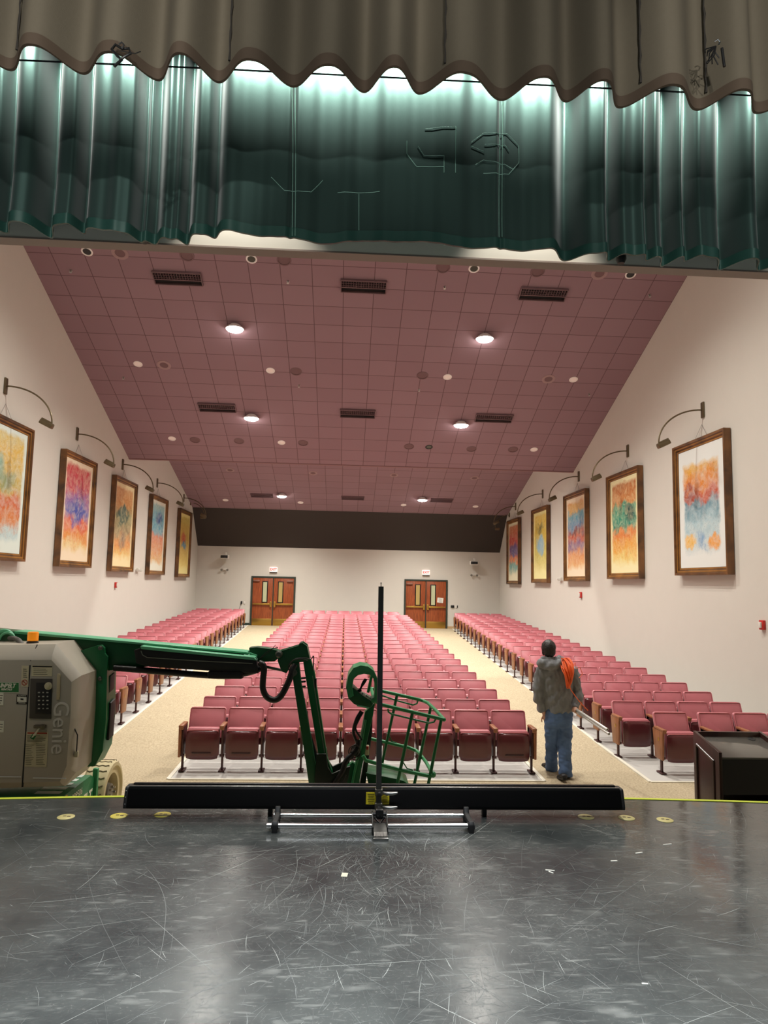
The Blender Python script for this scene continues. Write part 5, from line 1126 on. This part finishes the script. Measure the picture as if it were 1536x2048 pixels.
# ------------------------------------------------------------------ drapes over the stage opening
def cloth(name, X0, X1, nx, fy, z0f, z1, nz, mats, parent, th=.006, zprof=None):
    vs = []; fs = []
    for layer in (0, 1):
        for j in range(nz+1):
            for i in range(nx+1):
                x = X0+(X1-X0)*i/nx; zl = z0f(x); z = zl+(z1-zl)*(j/nz)**1.3; vs.append((x, fy(x, z)+layer*th, z))
    M_ = (nx+1)*(nz+1)
    for j in range(nz):
        for i in range(nx):
            a = j*(nx+1)+i; fs.append((a, a+1, a+nx+2, a+nx+1)); fs.append((M_+a, M_+a+nx+1, M_+a+nx+2, M_+a+1))
    for i in range(nx): fs.append((i, M_+i, M_+i+1, i+1))
    b = MB(); b.add(vs, fs); return b.done(name, mats, parent, angle=75)
def px2x(px, py, Y): return at(px, py, Y).x
brown_m = mat('olive_brown_drape', srgb(104, 96, 80), .85, noise=.05, nscale=40, bump=.12, bscale=260); hem_m = mat('brown_hem', srgb(84, 70, 56), .85, noise=.05, nscale=40)
YB1 = 3.2
lows = [-140, 5, 150, 307, 430, 583, 728, 840, 1010, 1140, 1250, 1410, 1530, 1680]
LWX = [px2x(p, 160+p*.045, YB1+.1) for p in lows]
def brown_y(x, z):
    f = 0
    for a, c in zip(LWX, LWX[1:]):
        if a <= x <= c:
            t_ = (x-a)/(c-a); f = (.5+.5*math.cos(2*PI*t_))**1.25; break
    f2 = .5*math.sin(x*23)+.5*math.sin(x*9.7+1)
    return YB1 + .175*f + .010*f2 - .01*math.sin(z*3)
hemz = at(583, 171, YB1+.17).z
D1 = thing('stage_drape', 'olive brown pleated stage drape, nearest, with scalloped looking hem', 'drape', (.2, YB1, hemz))
bz = lambda x: hemz+.006*math.sin(x*7)
cloth('drape_cloth', LWX[0]+.01, LWX[-1]-.01, 620, brown_y, bz, 7.6, 26, brown_m, D1)
def strip_cloth(name, X0, X1, nx, fy, za, zb2, off, m_, parent):
    vs = []; fs = []
    for i in range(nx+1):
        x = X0+(X1-X0)*i/nx; a, c = za(x), zb2(x); y = fy(x, a); vs += [(x, y+off, a-.004), (x, y+off, c), (x, y-off*.0+.012, c), (x, y+.012, a-.004)]
    for i in range(nx):
        p_, n_ = i*4, i*4+4; fs += [(p_, n_, n_+1, p_+1), (p_+1, n_+1, n_+2, p_+2), (p_+2, n_+2, n_+3, p_+3), (p_+3, n_+3, n_, p_)]
    b = MB(); b.add(vs, fs); return b.done(name, m_, parent, angle=75)
strip_cloth('hem', LWX[0]+.01, LWX[-1]-.01, 620, brown_y, bz, lambda x: bz(x)+.055, -.006, hem_m, D1)
# seams with ties, and two tied bunches
for px in (8, 452, 893, 1296, 1438):
    b = MB(); x = px2x(px, 60, YB1); pts = [(x+.002*math.sin(k*2.3), brown_y(x, 5.2)-.01-.003*(k % 2), hemz+.075+k*.05) for k in range(26)]; b.tube(pts, [.004+.003*(k % 3 == 0) for k in range(26)], 6)
    b.done('seam_tie', mat('dark_thread', srgb(50, 46, 40), .8), D1)
tie = mat('black_cord', srgb(30, 30, 30), .35)
for px, py, k_ in ((245, 98, 0), (1432, 92, 1)):
    c = at(px, py, YB1-.04); b = MB(); rnd = random.Random(px)
    if k_ == 0:
        b.tube([c+Vector((.0, 0, -.0)), c+Vector((-.035, 0, .02)), c+Vector((-.05, 0, -.005)), c+Vector((-.02, 0, -.04)), c+Vector((-.0, 0, -.055)), c+Vector((-.03, -.01, -.10))], .0065, 8)
        b.tube([c, c+Vector((.03, 0, .005)), c+Vector((.04, 0, -.02)), c+Vector((.01, 0, -.04)), c+Vector((-.01, 0, -.06))], .006, 8); b.tube([c+Vector((-.01, 0, -.01)), c+Vector((.06, 0, -.02)), c+Vector((.09, -.01, -.015))], .0025, 6)
    else:
        for k in range(9): e = Vector((rnd.uniform(-.06, .03), rnd.uniform(-.01, .01), rnd.uniform(-.10, -.04))); b.tube([c, c+e*.5+Vector((rnd.uniform(-.03, .02), 0, 0)), c+e], .003, 6)
        b.tube([c+Vector((.03, 0, -.01)), c+Vector((.035, 0, -.06)), c+Vector((.04, 0, -.11))], .007, 8)
    o = b.done('tied_cord', tie, D1); MB().tube([c+Vector((-.015, -.012, .012)), c+Vector((0, -.018, .02)), c+Vector((.012, -.015, .01)), c+Vector((.004, -.015, -.008))], .004, 6).done('foil_tie', chrome_m, o)
# green satin valance beyond it
def satin():
    M = bpy.data.materials.new('green_satin'); M.use_nodes = True; nt = M.node_tree; b = nt.nodes['Principled BSDF']
    b.inputs['Base Color'].default_value = srgb(64, 90, 84); b.inputs['Roughness'].default_value = .34; b.inputs['Metallic'].default_value = .72; b.inputs['Sheen Weight'].default_value = .3
    tc = nt.nodes.new('ShaderNodeTexCoord'); mp = nt.nodes.new('ShaderNodeMapping'); mp.inputs['Scale'].default_value = (160, 160, 420); n = nt.nodes.new('ShaderNodeTexNoise'); n.inputs['Scale'].default_value = 1.0
    nt.links.new(tc.outputs['Object'], mp.inputs[0]); nt.links.new(mp.outputs[0], n.inputs['Vector']); bp = nt.nodes.new('ShaderNodeBump'); bp.inputs['Strength'].default_value = .12; bp.inputs['Distance'].default_value = .002
    nt.links.new(n.outputs['Fac'], bp.inputs['Height']); nt.links.new(bp.outputs[0], b.inputs['Normal']); return M
satin_m = satin(); YG = 4.12
folds = [(8, 9, .16), (88, 12, .26), (163, 7, .18), (277, 7, .18), (304, 12, .22), (345, 9, .10), (372, 10, .24), (432, 8, .14), (585, 4, .03), (1002, 4, .03), (1142, 16, .24), (1226, 9, .22), (1296, 6, .14), (1343, 12, .22), (1382, 8, .16), (1463, 12, .24), (1532, 10, .2), (-60, 10, .2), (-120, 10, .2), (1600, 10, .2)]
FX = [(px2x(p, 320, YG), 1.45*w/1387*YG, d*.95) for p, w, d in folds]
xl_r, xr_r = px2x(420, 320, YG), px2x(1120, 320, YG)
def green_y(x, z):
    k = max(0, min(1, (z-4.6)/1.5)); y = 0
    for c, w, d in FX:
        t_ = (x-c)/w
        if abs(t_) < 4: y += d*.62*math.exp(-t_*t_)
    flat = 1/(1+math.exp(-(x-xl_r)*18))*1/(1+math.exp((x-xr_r)*18))
    y += (.020*math.sin(x*19+.9*math.sin(x*7))+.006*math.sin(x*53+1))*(1-.6*flat)*(1-.3*k) + .018*math.sin(x*5.1+2)
    y += .02*math.sin((z-4.6)*3.4)
    return YG+y
gz0 = at(768, 482, YG).z
gzf = lambda x: gz0 + .012*math.sin(x*6.2)+.008*math.sin(x*15+1)
D2 = thing('stage_valance', 'dark green satin valance hanging under the brown drape', 'valance', (.2, YG, gz0))
GX0, GX1 = px2x(-170, 320, YG), px2x(1680, 320, YG)
cloth('valance_cloth', GX0, GX1, 1500, green_y, gzf, 6.9, 40, satin_m, D2, .005)
strip_cloth('hem', GX0, GX1, 1500, green_y, gzf, lambda x: gzf(x)+.062, -.004, mat('green_satin_hem', srgb(40, 74, 66), .35, .2), D2)
gs = mat('green_stitch', srgb(120, 160, 145), .4)
def on_green(px, py): p = at(px, py, YG-.01); return Vector((p.x, green_y(p.x, p.z)-.006, p.z))
def stitch(pts, name='stitched_outline', closed=False):
    out = []
    P = pts+([pts[0]] if closed else [])
    for (a, c) in zip(P, P[1:]):
        for k in range(6): out.append(on_green(a[0]+(c[0]-a[0])*k/6, a[1]+(c[1]-a[1])*k/6))
    out.append(on_green(*P[-1])); MB().tube(out, .0022, 5).done(name, gs, D2)
stitch([(943, 283), (968, 264), (1016, 264), (1040, 285), (1041, 318), (1020, 342), (968, 342)]); stitch([(943, 290), (970, 300)]); stitch([(970, 286), (1012, 286), (1020, 296)]); stitch([(952, 326), (968, 316), (1012, 323), (1030, 332)])
stitch([(911, 256), (911, 345)]); stitch([(850, 258), (911, 256)]); stitch([(814, 280), (814, 305), (834, 330), (888, 333)]); stitch([(836, 290), (848, 309), (888, 312), (888, 345)])
stitch([(542, 352), (568, 378), (622, 378), (645, 352)]); stitch([(675, 378), (760, 378)]); stitch([(718, 380), (718, 455)])
for px in (584, 590, 1000, 1006): stitch([(px, 150), (px+1, 300), (px, 470)], 'seam')
# cable stretched across just behind the brown hem
tag(MB().tube([at(-60, 116, 3.9), at(400, 136, 3.9), at(800, 156, 3.9), at(1600, 196, 3.9)], .005, 6).done('rigging_cable', blackp), 'thin black cable stretched across between the two drapes', 'cable')
# two dark weights hanging on the hall side of the valance
for px, y0_, y1_, r_, nm in ((289, 455, 486, .03, 'left'), (1242, 500, 527, .032, 'right')):
    Yw = YG+.24; c0, c1_ = at(px, y0_-14, Yw), at(px, y1_, Yw); b = MB(); b.tube([c0, c0.lerp(c1_, .3), c0.lerp(c1_, .8), c1_], [.012, r_, r_*1.1, r_*.7], 12); b.cyl(c0, c0+Vector((0, 0, .5)), .004, 6)
    b.done('hem_weight', blackp, D2)
